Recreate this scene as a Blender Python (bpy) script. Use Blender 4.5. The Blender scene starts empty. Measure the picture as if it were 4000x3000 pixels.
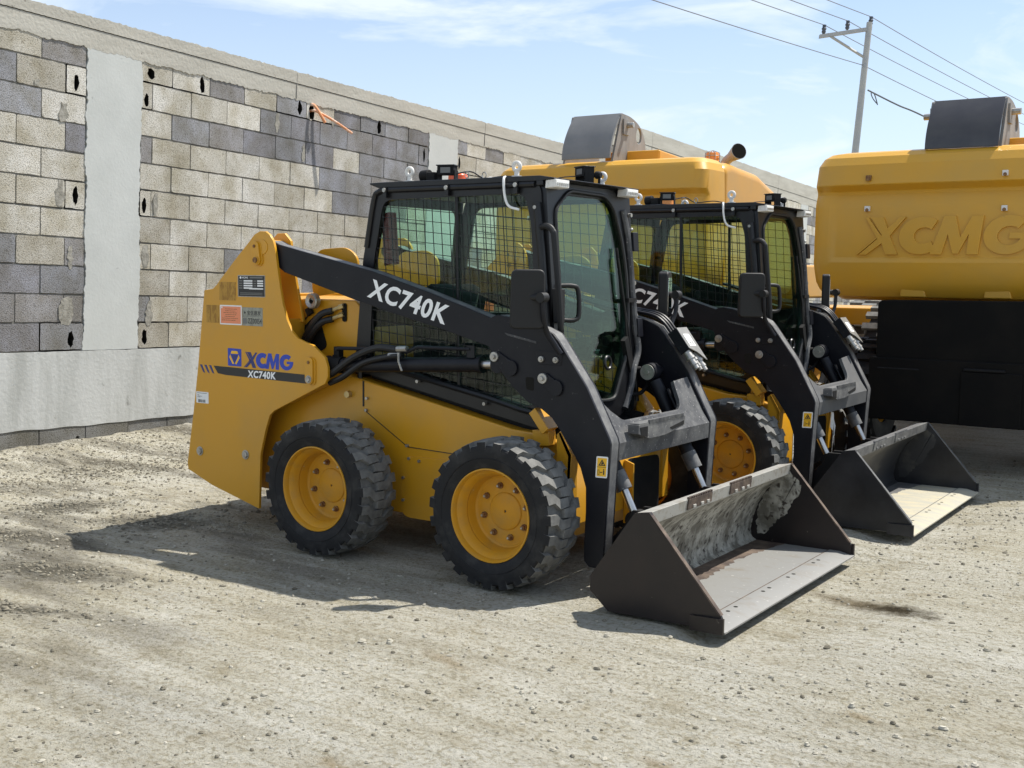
import bpy, math, random
from mathutils import Vector, Matrix, noise
from mathutils.geometry import tessellate_polygon
random.seed(7)
S = bpy.context.scene
COL = S.collection
PI = math.pi

# ------------------------------------------------------------------ camera, sky, sun, exposure
cd = bpy.data.cameras.new('camera'); cam = bpy.data.objects.new('camera', cd); COL.objects.link(cam)
cd.sensor_fit = 'HORIZONTAL'; cd.sensor_width = 36.0; cd.lens = 36.0*4554.478/4000.0
cd.clip_start = 0.05; cd.clip_end = 3000
yaw, pit, rol = 0.596512406, -0.0942973983, 0.0109563744
fw = Vector((-math.sin(yaw)*math.cos(pit), math.cos(yaw)*math.cos(pit), math.sin(pit)))
rt = Vector((math.cos(yaw), math.sin(yaw), 0)); up = rt.cross(fw)
r2 = rt*math.cos(rol)+up*math.sin(rol); u2 = -rt*math.sin(rol)+up*math.cos(rol)
CP = Vector((4.56094, -5.65294, 1.60645))
M = Matrix((r2, u2, -fw)).transposed().to_4x4(); M.translation = CP
cam.matrix_world = M
S.camera = cam
def pix(x, y, dist):                       # a point on the photograph's sight line, used only for far wires and the pole
    d = fw + r2*((x-2000)/4554.478) - u2*((y-1500)/4554.478)
    return CP + d*dist

SUN_DIR = Vector((0.28, 0.52, 1.0)).normalized()
el = math.asin(SUN_DIR.z); az = math.atan2(SUN_DIR.x, SUN_DIR.y)
W = bpy.data.worlds.new('World'); S.world = W; W.use_nodes = True
nt = W.node_tree; N = nt.nodes; L = nt.links; N.clear()
wo = N.new('ShaderNodeOutputWorld'); bg = N.new('ShaderNodeBackground'); sk = N.new('ShaderNodeTexSky')
sk.sky_type = 'NISHITA'; sk.sun_disc = False; sk.sun_elevation = el; sk.sun_rotation = az
sk.air_density = 1.0; sk.dust_density = 0.8; sk.ozone_density = 2.0
bg.inputs['Strength'].default_value = 0.097
tc = N.new('ShaderNodeTexCoord'); mp = N.new('ShaderNodeMapping'); mp.inputs['Scale'].default_value = (1.6, 2.6, 6.5)
mp.inputs['Rotation'].default_value = (0.12, 0.18, 0.5)
n1 = N.new('ShaderNodeTexNoise'); n1.inputs['Scale'].default_value = 1.5; n1.inputs['Detail'].default_value = 9; n1.inputs['Roughness'].default_value = 0.58
n1.inputs['Distortion'].default_value = 1.1
cr = N.new('ShaderNodeValToRGB'); cr.color_ramp.elements[0].position = 0.36; cr.color_ramp.elements[1].position = 0.64
cr.color_ramp.elements[0].color = (0, 0, 0, 1); cr.color_ramp.elements[1].color = (1, 1, 1, 1)
sep = N.new('ShaderNodeSeparateXYZ'); hz = N.new('ShaderNodeMapRange')
hz.inputs['From Min'].default_value = 0.0; hz.inputs['From Max'].default_value = 0.40; hz.inputs['To Min'].default_value = 0.70; hz.inputs['To Max'].default_value = 0.0
mx = N.new('ShaderNodeMath'); mx.operation = 'MAXIMUM'
md = N.new('ShaderNodeMath'); md.operation = 'MULTIPLY'; md.inputs[1].default_value = 0.85
mixc = N.new('ShaderNodeMix'); mixc.data_type = 'RGBA'; mixc.inputs['B'].default_value = (5.9, 6.4, 6.7, 1)
L.new(tc.outputs['Generated'], mp.inputs['Vector']); L.new(mp.outputs[0], n1.inputs['Vector']); L.new(n1.outputs['Fac'], cr.inputs['Fac'])
L.new(tc.outputs['Generated'], sep.inputs[0]); L.new(sep.outputs['Z'], hz.inputs['Value'])
L.new(cr.outputs['Color'], md.inputs[0]); L.new(md.outputs[0], mx.inputs[0]); L.new(hz.outputs[0], mx.inputs[1])
L.new(mx.outputs[0], mixc.inputs['Factor']); tn = N.new('ShaderNodeMix'); tn.data_type = 'RGBA'; tn.blend_type = 'MULTIPLY'; tn.inputs['Factor'].default_value = 1.0; tn.inputs['B'].default_value = (0.72, 0.84, 0.98, 1)
L.new(sk.outputs[0], tn.inputs['A']); L.new(tn.outputs['Result'], mixc.inputs['A'])
L.new(mixc.outputs['Result'], bg.inputs['Color']); L.new(bg.outputs[0], wo.inputs['Surface'])

sl = bpy.data.lights.new('sun', 'SUN'); sl.energy = 4.1; sl.angle = math.radians(0.53); sl.color = (1.0, 0.955, 0.88)
so = bpy.data.objects.new('sun', sl); COL.objects.link(so)
so.rotation_euler = (-SUN_DIR).to_track_quat('-Z', 'Y').to_euler(); so.location = SUN_DIR*40
vs = S.view_settings; vs.view_transform = 'Standard'; vs.look = 'None'; vs.gamma = 1; vs.exposure = 0.80; vs.use_curve_mapping = False
S.cycles.max_bounces = 8; S.cycles.transparent_max_bounces = 24

# ------------------------------------------------------------------ materials
MATS = {}
def mat(name, col, rough=0.5, metal=0.0, spec=0.5, col2=None, scale=8.0, amt=(0.45, 0.65), bump=0.0, bscale=60.0, detail=6, coat=0.0, stretch=None, speck=None):
    m = bpy.data.materials.new(name); m.use_nodes = True; t = m.node_tree; n = t.nodes; l = t.links
    b = n['Principled BSDF']; b.inputs['Roughness'].default_value = rough; b.inputs['Metallic'].default_value = metal
    b.inputs['Specular IOR Level'].default_value = spec; b.inputs['Coat Weight'].default_value = coat
    b.inputs['Base Color'].default_value = (*col, 1)
    tcn = n.new('ShaderNodeTexCoord'); vec = tcn.outputs['Object']
    if stretch:
        mpn = n.new('ShaderNodeMapping'); mpn.inputs['Scale'].default_value = stretch; l.new(vec, mpn.inputs[0]); svec = mpn.outputs[0]
    else: svec = vec
    last = None
    if col2:
        nz = n.new('ShaderNodeTexNoise'); nz.inputs['Scale'].default_value = scale; nz.inputs['Detail'].default_value = detail; nz.inputs['Roughness'].default_value = 0.62
        l.new(svec, nz.inputs['Vector'])
        r = n.new('ShaderNodeValToRGB'); r.color_ramp.elements[0].position = amt[0]; r.color_ramp.elements[1].position = amt[1]
        r.color_ramp.elements[0].color = (*col, 1); r.color_ramp.elements[1].color = (*col2, 1)
        l.new(nz.outputs['Fac'], r.inputs['Fac']); last = r.outputs['Color']
    if speck:                                   # (colour, scale, threshold): small grains of another colour
        nz2 = n.new('ShaderNodeTexNoise'); nz2.inputs['Scale'].default_value = speck[1]; nz2.inputs['Detail'].default_value = 3
        l.new(vec, nz2.inputs['Vector']); r2_ = n.new('ShaderNodeValToRGB'); r2_.color_ramp.elements[0].position = speck[2]; r2_.color_ramp.elements[1].position = speck[2]+0.1
        l.new(nz2.outputs['Fac'], r2_.inputs['Fac'])
        mm = n.new('ShaderNodeMix'); mm.data_type = 'RGBA'; mm.inputs['B'].default_value = (*speck[0], 1)
        if last: l.new(last, mm.inputs['A'])
        else: mm.inputs['A'].default_value = (*col, 1)
        l.new(r2_.outputs['Color'], mm.inputs['Factor']); last = mm.outputs['Result']
    if last: l.new(last, b.inputs['Base Color'])
    if bump:
        bn = n.new('ShaderNodeTexNoise'); bn.inputs['Scale'].default_value = bscale; bn.inputs['Detail'].default_value = 4; l.new(vec, bn.inputs['Vector'])
        bb = n.new('ShaderNodeBump'); bb.inputs['Strength'].default_value = bump; bb.inputs['Distance'].default_value = 0.01
        l.new(bn.outputs['Fac'], bb.inputs['Height']); l.new(bb.outputs[0], b.inputs['Normal'])
    MATS[name] = m
    return m
mat('yellow', (0.60, 0.290, 0.011), 0.34, 0, 0.5, (0.53, 0.275, 0.032), 2.6, (0.42, 0.72), coat=0.1, bump=0.02, bscale=9, speck=((0.40, 0.25, 0.08), 38, 0.72))
mat('yellow_rim', (0.58, 0.28, 0.015), 0.5, 0, 0.35, (0.44, 0.24, 0.045), 9.0, (0.45, 0.75))
mat('yellow_cast', (0.62, 0.318, 0.02), 0.40, 0, 0.5, (0.55, 0.305, 0.04), 2.2, (0.35, 0.7), bump=0.06, bscale=26, speck=((0.35, 0.22, 0.08), 30, 0.74))
mat('black', (0.0055, 0.006, 0.0095), 0.45, 0, 0.28, (0.011, 0.0115, 0.015), 6.0, (0.4, 0.75), speck=((0.10, 0.095, 0.09), 55, 0.70))
mat('black_frame', (0.0055, 0.0057, 0.007), 0.38, 0, 0.42, (0.011, 0.011, 0.012), 10.0, (0.4, 0.75))
mat('dusty_black', (0.045, 0.046, 0.050), 0.62, 0, 0.4, (0.12, 0.12, 0.118), 9.0, (0.40, 0.70), bump=0.1, bscale=80, speck=((0.36, 0.35, 0.33), 70, 0.64))
mat('dusty_edge', (0.085, 0.085, 0.087), 0.6, 0, 0.4, (0.17, 0.168, 0.16), 14.0, (0.40, 0.70), speck=((0.34, 0.33, 0.31), 60, 0.66))
mat('matt_black', (0.005, 0.005, 0.0055), 0.75, 0, 0.3, (0.016, 0.015, 0.014), 7.0, (0.45, 0.75))
mat('blade_black', (0.0045, 0.0044, 0.0043), 0.75, 0, 0.15, (0.008, 0.007, 0.006), 3.0, (0.45, 0.7))
mat('plastic', (0.012, 0.0118, 0.012), 0.55, 0, 0.35, None, bump=0.08, bscale=400)
mat('rubber_hose', (0.007, 0.007, 0.0075), 0.5)
mat('tyre_side', (0.011, 0.011, 0.012), 0.65, 0, 0.3, (0.045, 0.043, 0.040), 9.0, (0.48, 0.78), bump=0.05, bscale=120)
mat('tyre_tread', (0.12, 0.118, 0.11), 0.85, 0, 0.2, (0.215, 0.21, 0.195), 16.0, (0.35, 0.7), bump=0.12, bscale=90)
mat('chrome', (0.55, 0.53, 0.50), 0.32, 1.0)
mat('zinc', (0.46, 0.45, 0.42), 0.42, 0.75, 0.5, (0.30, 0.28, 0.25), 30, (0.4, 0.7))
mat('brass_zinc', (0.50, 0.40, 0.20), 0.35, 0.7)
mat('rust_bolt', (0.16, 0.07, 0.035), 0.7, 0.2, 0.4, (0.30, 0.17, 0.06), 60, (0.4, 0.6))
mat('white_paint', (0.72, 0.70, 0.66), 0.5, 0, 0.4, (0.55, 0.52, 0.46), 40, (0.5, 0.75))
mat('white_label', (0.80, 0.80, 0.78), 0.45)
mat('grey_label', (0.33, 0.33, 0.27), 0.5, 0, 0.4, (0.22, 0.22, 0.18), 40, (0.4, 0.65))
mat('white_letter', (0.85, 0.85, 0.84), 0.4)
mat('ink', (0.02, 0.02, 0.02), 0.5)
mat('ink_grey', (0.16, 0.16, 0.15), 0.5)
mat('blue_decal', (0.012, 0.05, 0.42), 0.35)
mat('navy_decal', (0.018, 0.03, 0.16), 0.35)
mat('orange_label', (0.80, 0.27, 0.13), 0.5)
mat('ochre_label', (0.43, 0.235, 0.035), 0.5, 0, 0.4, (0.30, 0.15, 0.02), 22, (0.5, 0.56), stretch=(3, 1, .7))
mat('warn_yellow', (0.85, 0.47, 0.02), 0.4)
mat('orange_lens', (0.90, 0.13, 0.03), 0.2, 0, 0.5)
mat('amber_lens', (0.85, 0.30, 0.06), 0.2)
mat('red_lens', (0.16, 0.014, 0.014), 0.3)
mat('seat_cloth', (0.02, 0.024, 0.026), 0.8)
mat('liner_grey', (0.10, 0.11, 0.115), 0.8)
mat('mirror_glass', (0.7, 0.7, 0.7), 0.03, 1.0)
mat('pale_steel', (0.22, 0.215, 0.20), 0.45, 0.4, 0.5, (0.30, 0.29, 0.27), 12, (0.4, 0.7))
mat('bracket_grey', (0.19, 0.18, 0.17), 0.6, 0.0, 0.4, (0.26, 0.25, 0.235), 8, (0.35, 0.7), stretch=(1, 1, .3))
mat('bracket_face', (0.050, 0.048, 0.052), 0.30, 0.35, 0.6, (0.07, 0.067, 0.066), 4, (0.4, 0.7))
mat('bracket_face_lit', (0.19, 0.185, 0.178), 0.36, 0.3, 0.6, (0.23, 0.222, 0.21), 4, (0.4, 0.7))  # boom plate metal toned paler on one machine to show it lit
mat('exhaust', (0.42, 0.41, 0.38), 0.7, 0.0)
mat('pipe_orange', (0.78, 0.34, 0.16), 0.5, 0, 0.4, (0.82, 0.62, 0.50), 5, (0.5, 0.6))
mat('galv', (0.42, 0.41, 0.38), 0.55, 0.3, 0.4, (0.34, 0.35, 0.36), 3, (0.4, 0.7))
mat('insulator', (0.06, 0.07, 0.09), 0.3)
mat('wire', (0.20, 0.21, 0.23), 0.5, 0.3)
mat('wire_thick', (0.10, 0.11, 0.12), 0.6)
# bucket steels
mat('bucket_out', (0.013, 0.0105, 0.0108), 0.36, 0.2, 0.5, (0.026, 0.0175, 0.0155), 2.5, (0.40, 0.75), speck=((0.20, 0.18, 0.15), 42, 0.72))
mat('bucket_in', (0.030, 0.022, 0.019), 0.6, 0.1, 0.4, (0.30, 0.29, 0.25), 3.6, (0.49, 0.55), detail=12, speck=((0.02, 0.017, 0.015), 42, 0.60), bump=0.25, bscale=45)
mat('bucket_back', (0.13, 0.12, 0.095), 0.7, 0.0, 0.35, (0.36, 0.345, 0.295), 8, (0.42, 0.58), stretch=(1, 1.35, 1.1), detail=12, speck=((0.045, 0.036, 0.028), 30, 0.57), bump=0.5, bscale=40)
mat('bucket_edge', (0.33, 0.32, 0.29), 0.6, 0.2, 0.5, (0.20, 0.17, 0.13), 14, (0.5, 0.75), speck=((0.10, 0.07, 0.05), 60, 0.64))
mat('bucket_floor', (0.245, 0.242, 0.228), 0.5, 0.25, 0.5, (0.20, 0.175, 0.14), 6.0, (0.54, 0.78), stretch=(1, 1.6, 1), detail=9, speck=((0.42, 0.41, 0.38), 40, 0.66))
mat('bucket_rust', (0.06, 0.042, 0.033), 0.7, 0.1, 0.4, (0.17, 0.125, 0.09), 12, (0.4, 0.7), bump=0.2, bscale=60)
mat('clean_out', (0.009, 0.0095, 0.012), 0.38, 0.1, 0.5, (0.026, 0.027, 0.031), 4, (0.4, 0.7))
mat('clean_in', (0.028, 0.029, 0.032), 0.5, 0.1, 0.5, (0.10, 0.095, 0.08), 4, (0.55, 0.75), detail=10)
mat('sandy_floor', (0.36, 0.345, 0.285), 0.7, 0.05, 0.3, (0.45, 0.40, 0.28), 5, (0.4, 0.65), stretch=(1, 3, 1), detail=9, speck=((0.30, 0.28, 0.24), 40, 0.64))
# masonry
mat('concrete', (0.46, 0.475, 0.455), 0.9, 0, 0.2, (0.52, 0.535, 0.515), 2.5, (0.35, 0.7), bump=0.15, bscale=35, speck=((0.28, 0.29, 0.28), 15, 0.72))
mat('plinth', (0.37, 0.378, 0.36), 0.9, 0, 0.2, (0.49, 0.50, 0.485), 1.9, (0.33, 0.60), bump=0.35, bscale=30, stretch=(2.6, 2.6, .45), speck=((0.24, 0.24, 0.22), 9, 0.68), detail=10)
mat('beam', (0.44, 0.425, 0.375), 0.9, 0, 0.2, (0.35, 0.335, 0.29), 2.2, (0.40, 0.72), bump=0.5, bscale=30, stretch=(.6, .6, 4), detail=9, speck=((0.19, 0.175, 0.15), 24, 0.68))
mat('mortar', (0.15, 0.145, 0.13), 0.95, 0, 0.1, (0.28, 0.27, 0.245), 5, (0.45, 0.65))
mat('old_mortar', (0.34, 0.325, 0.285), 0.95, 0, 0.1, (0.21, 0.20, 0.17), 16, (0.4, 0.65), bump=0.6, bscale=40)
mat('hole_dark', (0.02, 0.019, 0.017), 1.0, 0, 0.0)

def block_material():
    m = bpy.data.materials.new('block'); m.use_nodes = True; t = m.node_tree; n = t.nodes; l = t.links; b = n['Principled BSDF']
    b.inputs['Roughness'].default_value = 0.95; b.inputs['Specular IOR Level'].default_value = 0.15
    at = n.new('ShaderNodeAttribute'); at.attribute_name = 'tone'; at.attribute_type = 'GEOMETRY'
    tcn = n.new('ShaderNodeTexCoord')
    a = n.new('ShaderNodeTexNoise'); a.inputs['Scale'].default_value = 105; a.inputs['Detail'].default_value = 5; l.new(tcn.outputs['Object'], a.inputs['Vector'])
    r = n.new('ShaderNodeValToRGB'); r.color_ramp.elements[0].position = 0.36; r.color_ramp.elements[1].position = 0.52
    r.color_ramp.elements[0].color = (0.58, 0.565, 0.53, 1); r.color_ramp.elements[1].color = (1.12, 1.12, 1.12, 1); l.new(a.outputs['Fac'], r.inputs['Fac'])
    c = n.new('ShaderNodeTexNoise'); c.inputs['Scale'].default_value = 5; c.inputs['Detail'].default_value = 8; l.new(tcn.outputs['Object'], c.inputs['Vector'])
    r3 = n.new('ShaderNodeValToRGB'); r3.color_ramp.elements[0].position = 0.32; r3.color_ramp.elements[1].position = 0.62
    r3.color_ramp.elements[0].color = (0.80, 0.77, 0.69, 1); r3.color_ramp.elements[1].color = (1.05, 1.05, 1.05, 1); l.new(c.outputs['Fac'], r3.inputs['Fac'])
    m1 = n.new('ShaderNodeMix'); m1.data_type = 'RGBA'; m1.blend_type = 'MULTIPLY'; m1.inputs['Factor'].default_value = 1
    m2 = n.new('ShaderNodeMix'); m2.data_type = 'RGBA'; m2.blend_type = 'MULTIPLY'; m2.inputs['Factor'].default_value = 1
    l.new(at.outputs['Color'], m1.inputs['A']); l.new(r.outputs['Color'], m1.inputs['B']); l.new(m1.outputs['Result'], m2.inputs['A']); l.new(r3.outputs['Color'], m2.inputs['B'])
    mps = n.new('ShaderNodeMapping'); mps.inputs['Scale'].default_value = (1.3, 1.3, 0.55); l.new(tcn.outputs['Object'], mps.inputs[0])
    e = n.new('ShaderNodeTexNoise'); e.inputs['Scale'].default_value = 1.6; e.inputs['Detail'].default_value = 7; l.new(mps.outputs[0], e.inputs['Vector'])
    r4 = n.new('ShaderNodeValToRGB'); r4.color_ramp.elements[0].position = 0.36; r4.color_ramp.elements[1].position = 0.60
    r4.color_ramp.elements[0].color = (0.80, 0.785, 0.74, 1); r4.color_ramp.elements[1].color = (1.06, 1.06, 1.06, 1); l.new(e.outputs['Fac'], r4.inputs['Fac'])
    m3 = n.new('ShaderNodeMix'); m3.data_type = 'RGBA'; m3.blend_type = 'MULTIPLY'; m3.inputs['Factor'].default_value = 1
    l.new(m2.outputs['Result'], m3.inputs['A']); l.new(r4.outputs['Color'], m3.inputs['B']); l.new(m3.outputs['Result'], b.inputs['Base Color'])
    bb = n.new('ShaderNodeBump'); bb.inputs['Strength'].default_value = 0.6; bb.inputs['Distance'].default_value = 0.008
    l.new(a.outputs['Fac'], bb.inputs['Height']); l.new(bb.outputs[0], b.inputs['Normal']); MATS['block'] = m
block_material()

def glass_material(name, tint, refl=0.09):
    m = bpy.data.materials.new(name); m.use_nodes = True; t = m.node_tree; n = t.nodes; l = t.links
    n.remove(n['Principled BSDF']); out = n['Material Output']
    tr = n.new('ShaderNodeBsdfTransparent'); tr.inputs[0].default_value = (*tint, 1)
    gl = n.new('ShaderNodeBsdfGlossy'); gl.inputs['Roughness'].default_value = 0.015
    lw = n.new('ShaderNodeLayerWeight'); lw.inputs['Blend'].default_value = 0.5
    pw = n.new('ShaderNodeMath'); pw.operation = 'POWER'; pw.inputs[1].default_value = 5; l.new(lw.outputs['Facing'], pw.inputs[0])
    mi = n.new('ShaderNodeMath'); mi.operation = 'MULTIPLY_ADD'; mi.inputs[1].default_value = 0.9; mi.inputs[2].default_value = refl; l.new(pw.outputs[0], mi.inputs[0])
    mx_ = n.new('ShaderNodeMixShader'); l.new(mi.outputs[0], mx_.inputs[0]); l.new(tr.outputs[0], mx_.inputs[1]); l.new(gl.outputs[0], mx_.inputs[2]); l.new(mx_.outputs[0], out.inputs['Surface'])
    MATS[name] = m
glass_material('glass_door', (0.66, 0.85, 0.73), 0.055)
glass_material('glass_side', (0.86, 0.95, 0.90), 0.025)
glass_material('glass_rear', (0.80, 0.95, 0.89), 0.03)
glass_material('lamp_glass', (0.9, 0.9, 0.9), 0.10)

# ------------------------------------------------------------------ mesh builder
AX = {'y': lambda u, v, w: (u, w, v), 'x': lambda u, v, w: (w, u, v), 'z': lambda u, v, w: (u, v, w)}
class MB:
    def __init__(s): s.v = []; s.f = []; s.m = []; s.tone = []
    def vert(s, p): s.v.append(tuple(p)); return len(s.v)-1
    def face(s, idx, m, tone=None): s.f.append(tuple(idx)); s.m.append(m); s.tone.append(tone)
    def prism(s, pts, w0, w1, m, ax='y', fn=None, tone=None):
        fn = fn or AX[ax]; n = len(pts)
        a = [s.vert(fn(u, v, w0)) for u, v in pts]; b = [s.vert(fn(u, v, w1)) for u, v in pts]
        s.face(a[::-1], m, tone); s.face(b, m, tone)
        for i in range(n): j = (i+1) % n; s.face((a[i], a[j], b[j], b[i]), m, tone)
    def plate(s, loops, w0, w1, m, ax='y', fn=None, mside=None, tone=None):
        fn = fn or AX[ax]; flat = [p for lp in loops for p in lp]
        tris = tessellate_polygon([[Vector((p[0], p[1], 0)) for p in lp] for lp in loops])
        a = [s.vert(fn(u, v, w0)) for u, v in flat]; b = [s.vert(fn(u, v, w1)) for u, v in flat]
        for t in tris: s.face([a[i] for i in t], m, tone); s.face([b[i] for i in reversed(t)], m, tone)
        o = 0
        for lp in loops:
            n = len(lp)
            for i in range(n): j = (i+1) % n; s.face((a[o+i], a[o+j], b[o+j], b[o+i]), mside or m, tone)
            o += n
    def box(s, p0, p1, m, tone=None):
        (x0, y0, z0), (x1, y1, z1) = p0, p1
        s.prism([(x0, z0), (x1, z0), (x1, z1), (x0, z1)], y0, y1, m, tone=tone)
    def obox(s, c, a, b, cc, m):                    # centre and three half-axis vectors
        c, a, b, cc = map(Vector, (c, a, b, cc))
        ids = [s.vert(c+a*i+b*j+cc*k) for i in (-1, 1) for j in (-1, 1) for k in (-1, 1)]
        for q in ((0, 1, 3, 2), (4, 6, 7, 5), (0, 4, 5, 1), (2, 3, 7, 6), (0, 2, 6, 4), (1, 5, 7, 3)): s.face([ids[i] for i in q], m)
    def tube(s, path, r, m, n=10, closed=False, r1=None):
        P = [Vector(p) for p in path]; K = len(P); rings = []; pu = None
        for i in range(K):
            if closed: d = P[(i+1) % K]-P[i-1]
            else: d = P[min(i+1, K-1)]-P[max(i-1, 0)]
            d.normalize()
            if pu is None: pu = d.orthogonal().normalized()
            else: pu = (pu-d*pu.dot(d)); pu = pu.normalized() if pu.length > 1e-6 else d.orthogonal().normalized()
            q = d.cross(pu); rr = r if r1 is None else r+(r1-r)*i/(K-1)
            rings.append([s.vert(P[i]+(pu*math.cos(2*PI*k/n)+q*math.sin(2*PI*k/n))*rr) for k in range(n)])
        for i in range(K if closed else K-1):
            A, B = rings[i], rings[(i+1) % K]
            for k in range(n): s.face((A[k], A[(k+1) % n], B[(k+1) % n], B[k]), m)
        if not closed: s.face(rings[0][::-1], m); s.face(rings[-1], m)
    def cyl(s, p0, p1, r, m, n=20, r1=None): s.tube([p0, p1], r, m, n, r1=r1)
    def revolve(s, prof, c, m, n=40, ax='y', closed=False):   # prof: (radius, offset along axis)
        rings = []
        for r, w in prof:
            ring = []
            for k in range(n):
                a = 2*PI*k/n; p = AX[ax](r*math.cos(a), r*math.sin(a), w); ring.append(s.vert((c[0]+p[0], c[1]+p[1], c[2]+p[2])))
            rings.append(ring)
        K = len(rings)
        for i in range(K if closed else K-1):
            A, B = rings[i], rings[(i+1) % K]
            for k in range(n): s.face((A[k], A[(k+1) % n], B[(k+1) % n], B[k]), m)
        return rings
    def cut(s):                                     # what comes next belongs to another piece
        if not hasattr(s, 'marks'): s.marks = [(0, 0)]
        if s.marks[-1] != (len(s.v), len(s.f)): s.marks.append((len(s.v), len(s.f)))
    def build_parts(s, name, parent=None, **kw):    # one object for each piece
        s.cut(); out = []
        for (v0, f0), (v1, f1) in zip(s.marks, s.marks[1:]):
            q = MB(); q.v = s.v[v0:v1]; q.f = [tuple(i-v0 for i in f) for f in s.f[f0:f1]]; q.m = s.m[f0:f1]; q.tone = s.tone[f0:f1]; out.append(q.build(name, parent, **kw))
        return out
    def addmesh(s, me, fn, m):
        o = len(s.v)
        for v in me.vertices: s.v.append(tuple(fn(v.co)))
        for p in me.polygons: s.face([o+i for i in p.vertices], m)
    def build(s, name, parent=None, bevel=0, seg=2, smooth=35):
        me = bpy.data.meshes.new(name); me.from_pydata(s.v, [], s.f)
        names = []
        for m in s.m:
            if m not in names: names.append(m)
        for m in names: me.materials.append(MATS[m])
        me.polygons.foreach_set('material_index', [names.index(m) for m in s.m])
        if any(t is not None for t in s.tone):
            ca = me.color_attributes.new('tone', 'FLOAT_COLOR', 'CORNER'); k = 0
            for p, t in zip(me.polygons, s.tone):
                for _ in p.loop_indices: ca.data[k].color = (*(t or (1, 1, 1)), 1); k += 1
        import bmesh
        bm = bmesh.new(); bm.from_mesh(me)
        bmesh.ops.recalc_face_normals(bm, faces=bm.faces); bm.to_mesh(me); bm.free()
        if smooth:
            me.polygons.foreach_set('use_smooth', [True]*len(me.polygons)); me.set_sharp_from_angle(angle=math.radians(smooth))
        me.update()
        o = bpy.data.objects.new(name, me); COL.objects.link(o)
        if parent: o.parent = parent
        if bevel:
            b = o.modifiers.new('bevel', 'BEVEL'); b.width = bevel; b.segments = seg; b.limit_method = 'ANGLE'; b.angle_limit = math.radians(40); b.harden_normals = True
        return o
def thing(name, label, cat, loc=(0, 0, 0), rotz=0, group=None):
    o = bpy.data.objects.new(name, None); COL.objects.link(o); o.location = loc; o.rotation_euler = (0, 0, rotz); o.empty_display_size = 0.2
    o['label'] = label; o['category'] = cat
    if group: o['group'] = group
    return o
def tag(o, label=None, cat=None, group=None, kind=None):
    if label: o['label'] = label
    if cat: o['category'] = cat
    if group: o['group'] = group
    if kind: o['kind'] = kind
    return o
def copy_tree(o, parent=None):
    c = o.copy(); COL.objects.link(c)
    if parent: c.parent = parent
    for ch in list(o.children): copy_tree(ch, c)
    return c
def rnd(pts, r, n=4):                                 # round a polygon's corners
    out = []; K = len(pts)
    for i in range(K):
        p = Vector(pts[i]).to_2d(); a = Vector(pts[i-1]).to_2d()-p; b = Vector(pts[(i+1) % K]).to_2d()-p
        rr = r[i] if isinstance(r, (list, tuple)) else r
        d = min(rr, a.length*0.45, b.length*0.45)
        if d < 1e-5: out.append(tuple(p)); continue
        p0 = p+a.normalized()*d; p1 = p+b.normalized()*d
        for k in range(n+1):
            t = k/n; out.append(tuple(p0*(1-t)**2+p*2*t*(1-t)+p1*t*t))
    return out
def circle(cx, cy, r, n=24, ry=None): return [(cx+r*math.cos(2*PI*k/n), cy+(ry or r)*math.sin(2*PI*k/n)) for k in range(n)]
def smoothpath(pts, n=6):                             # Catmull-Rom
    P = [Vector(p) for p in pts]; P = [P[0]*2-P[1]]+P+[P[-1]*2-P[-2]]; out = []
    for i in range(1, len(P)-2):
        for k in range(n):
            t = k/n; a, b, c, d = P[i-1:i+3]
            out.append(0.5*((2*b)+(c-a)*t+(2*a-5*b+4*c-d)*t*t+(3*b-a-3*c+d)*t**3))
    out.append(P[-2]); return out
def rag_edge(P, step=.012, amp=.007):
    out = []
    for i in range(len(P)):
        a, b = Vector(P[i]), Vector(P[(i+1) % len(P)]); n = max(1, int((b-a).length/step))
        for k in range(n): q = a.lerp(b, k/n); out.append((q.x+random.uniform(-amp, amp), q.y+random.uniform(-amp, amp)))
    return out
TXT = {}
def text_mesh(s, bold=0.0, extrude=0.0):
    key = (s, bold, extrude)
    if key in TXT: return TXT[key]
    cu = bpy.data.curves.new('t', 'FONT'); cu.body = s; cu.offset = bold; cu.space_character = 1.0+bold*3.2; cu.extrude = extrude; cu.resolution_u = 4
    o = bpy.data.objects.new('t', cu); COL.objects.link(o)
    dg = bpy.context.evaluated_depsgraph_get(); me = bpy.data.meshes.new_from_object(o.evaluated_get(dg), depsgraph=dg)
    bpy.data.objects.remove(o); bpy.data.curves.remove(cu)
    xs = [v.co.x for v in me.vertices]; ys = [v.co.y for v in me.vertices]
    bb = (min(xs), max(xs), min(ys), max(ys)) if xs else (0, 1, 0, 1)
    TXT[key] = (me, bb); return TXT[key]
def put_text(mb, s, o, u, v, m, bold=0.0):            # fills the parallelogram o + a u + b v
    me, (x0, x1, y0, y1) = text_mesh(s, bold); o, u, v = Vector(o), Vector(u), Vector(v)
    mb.addmesh(me, lambda c: o+u*((c.x-x0)/(x1-x0))+v*((c.y-y0)/(y1-y0)), m)

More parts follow.
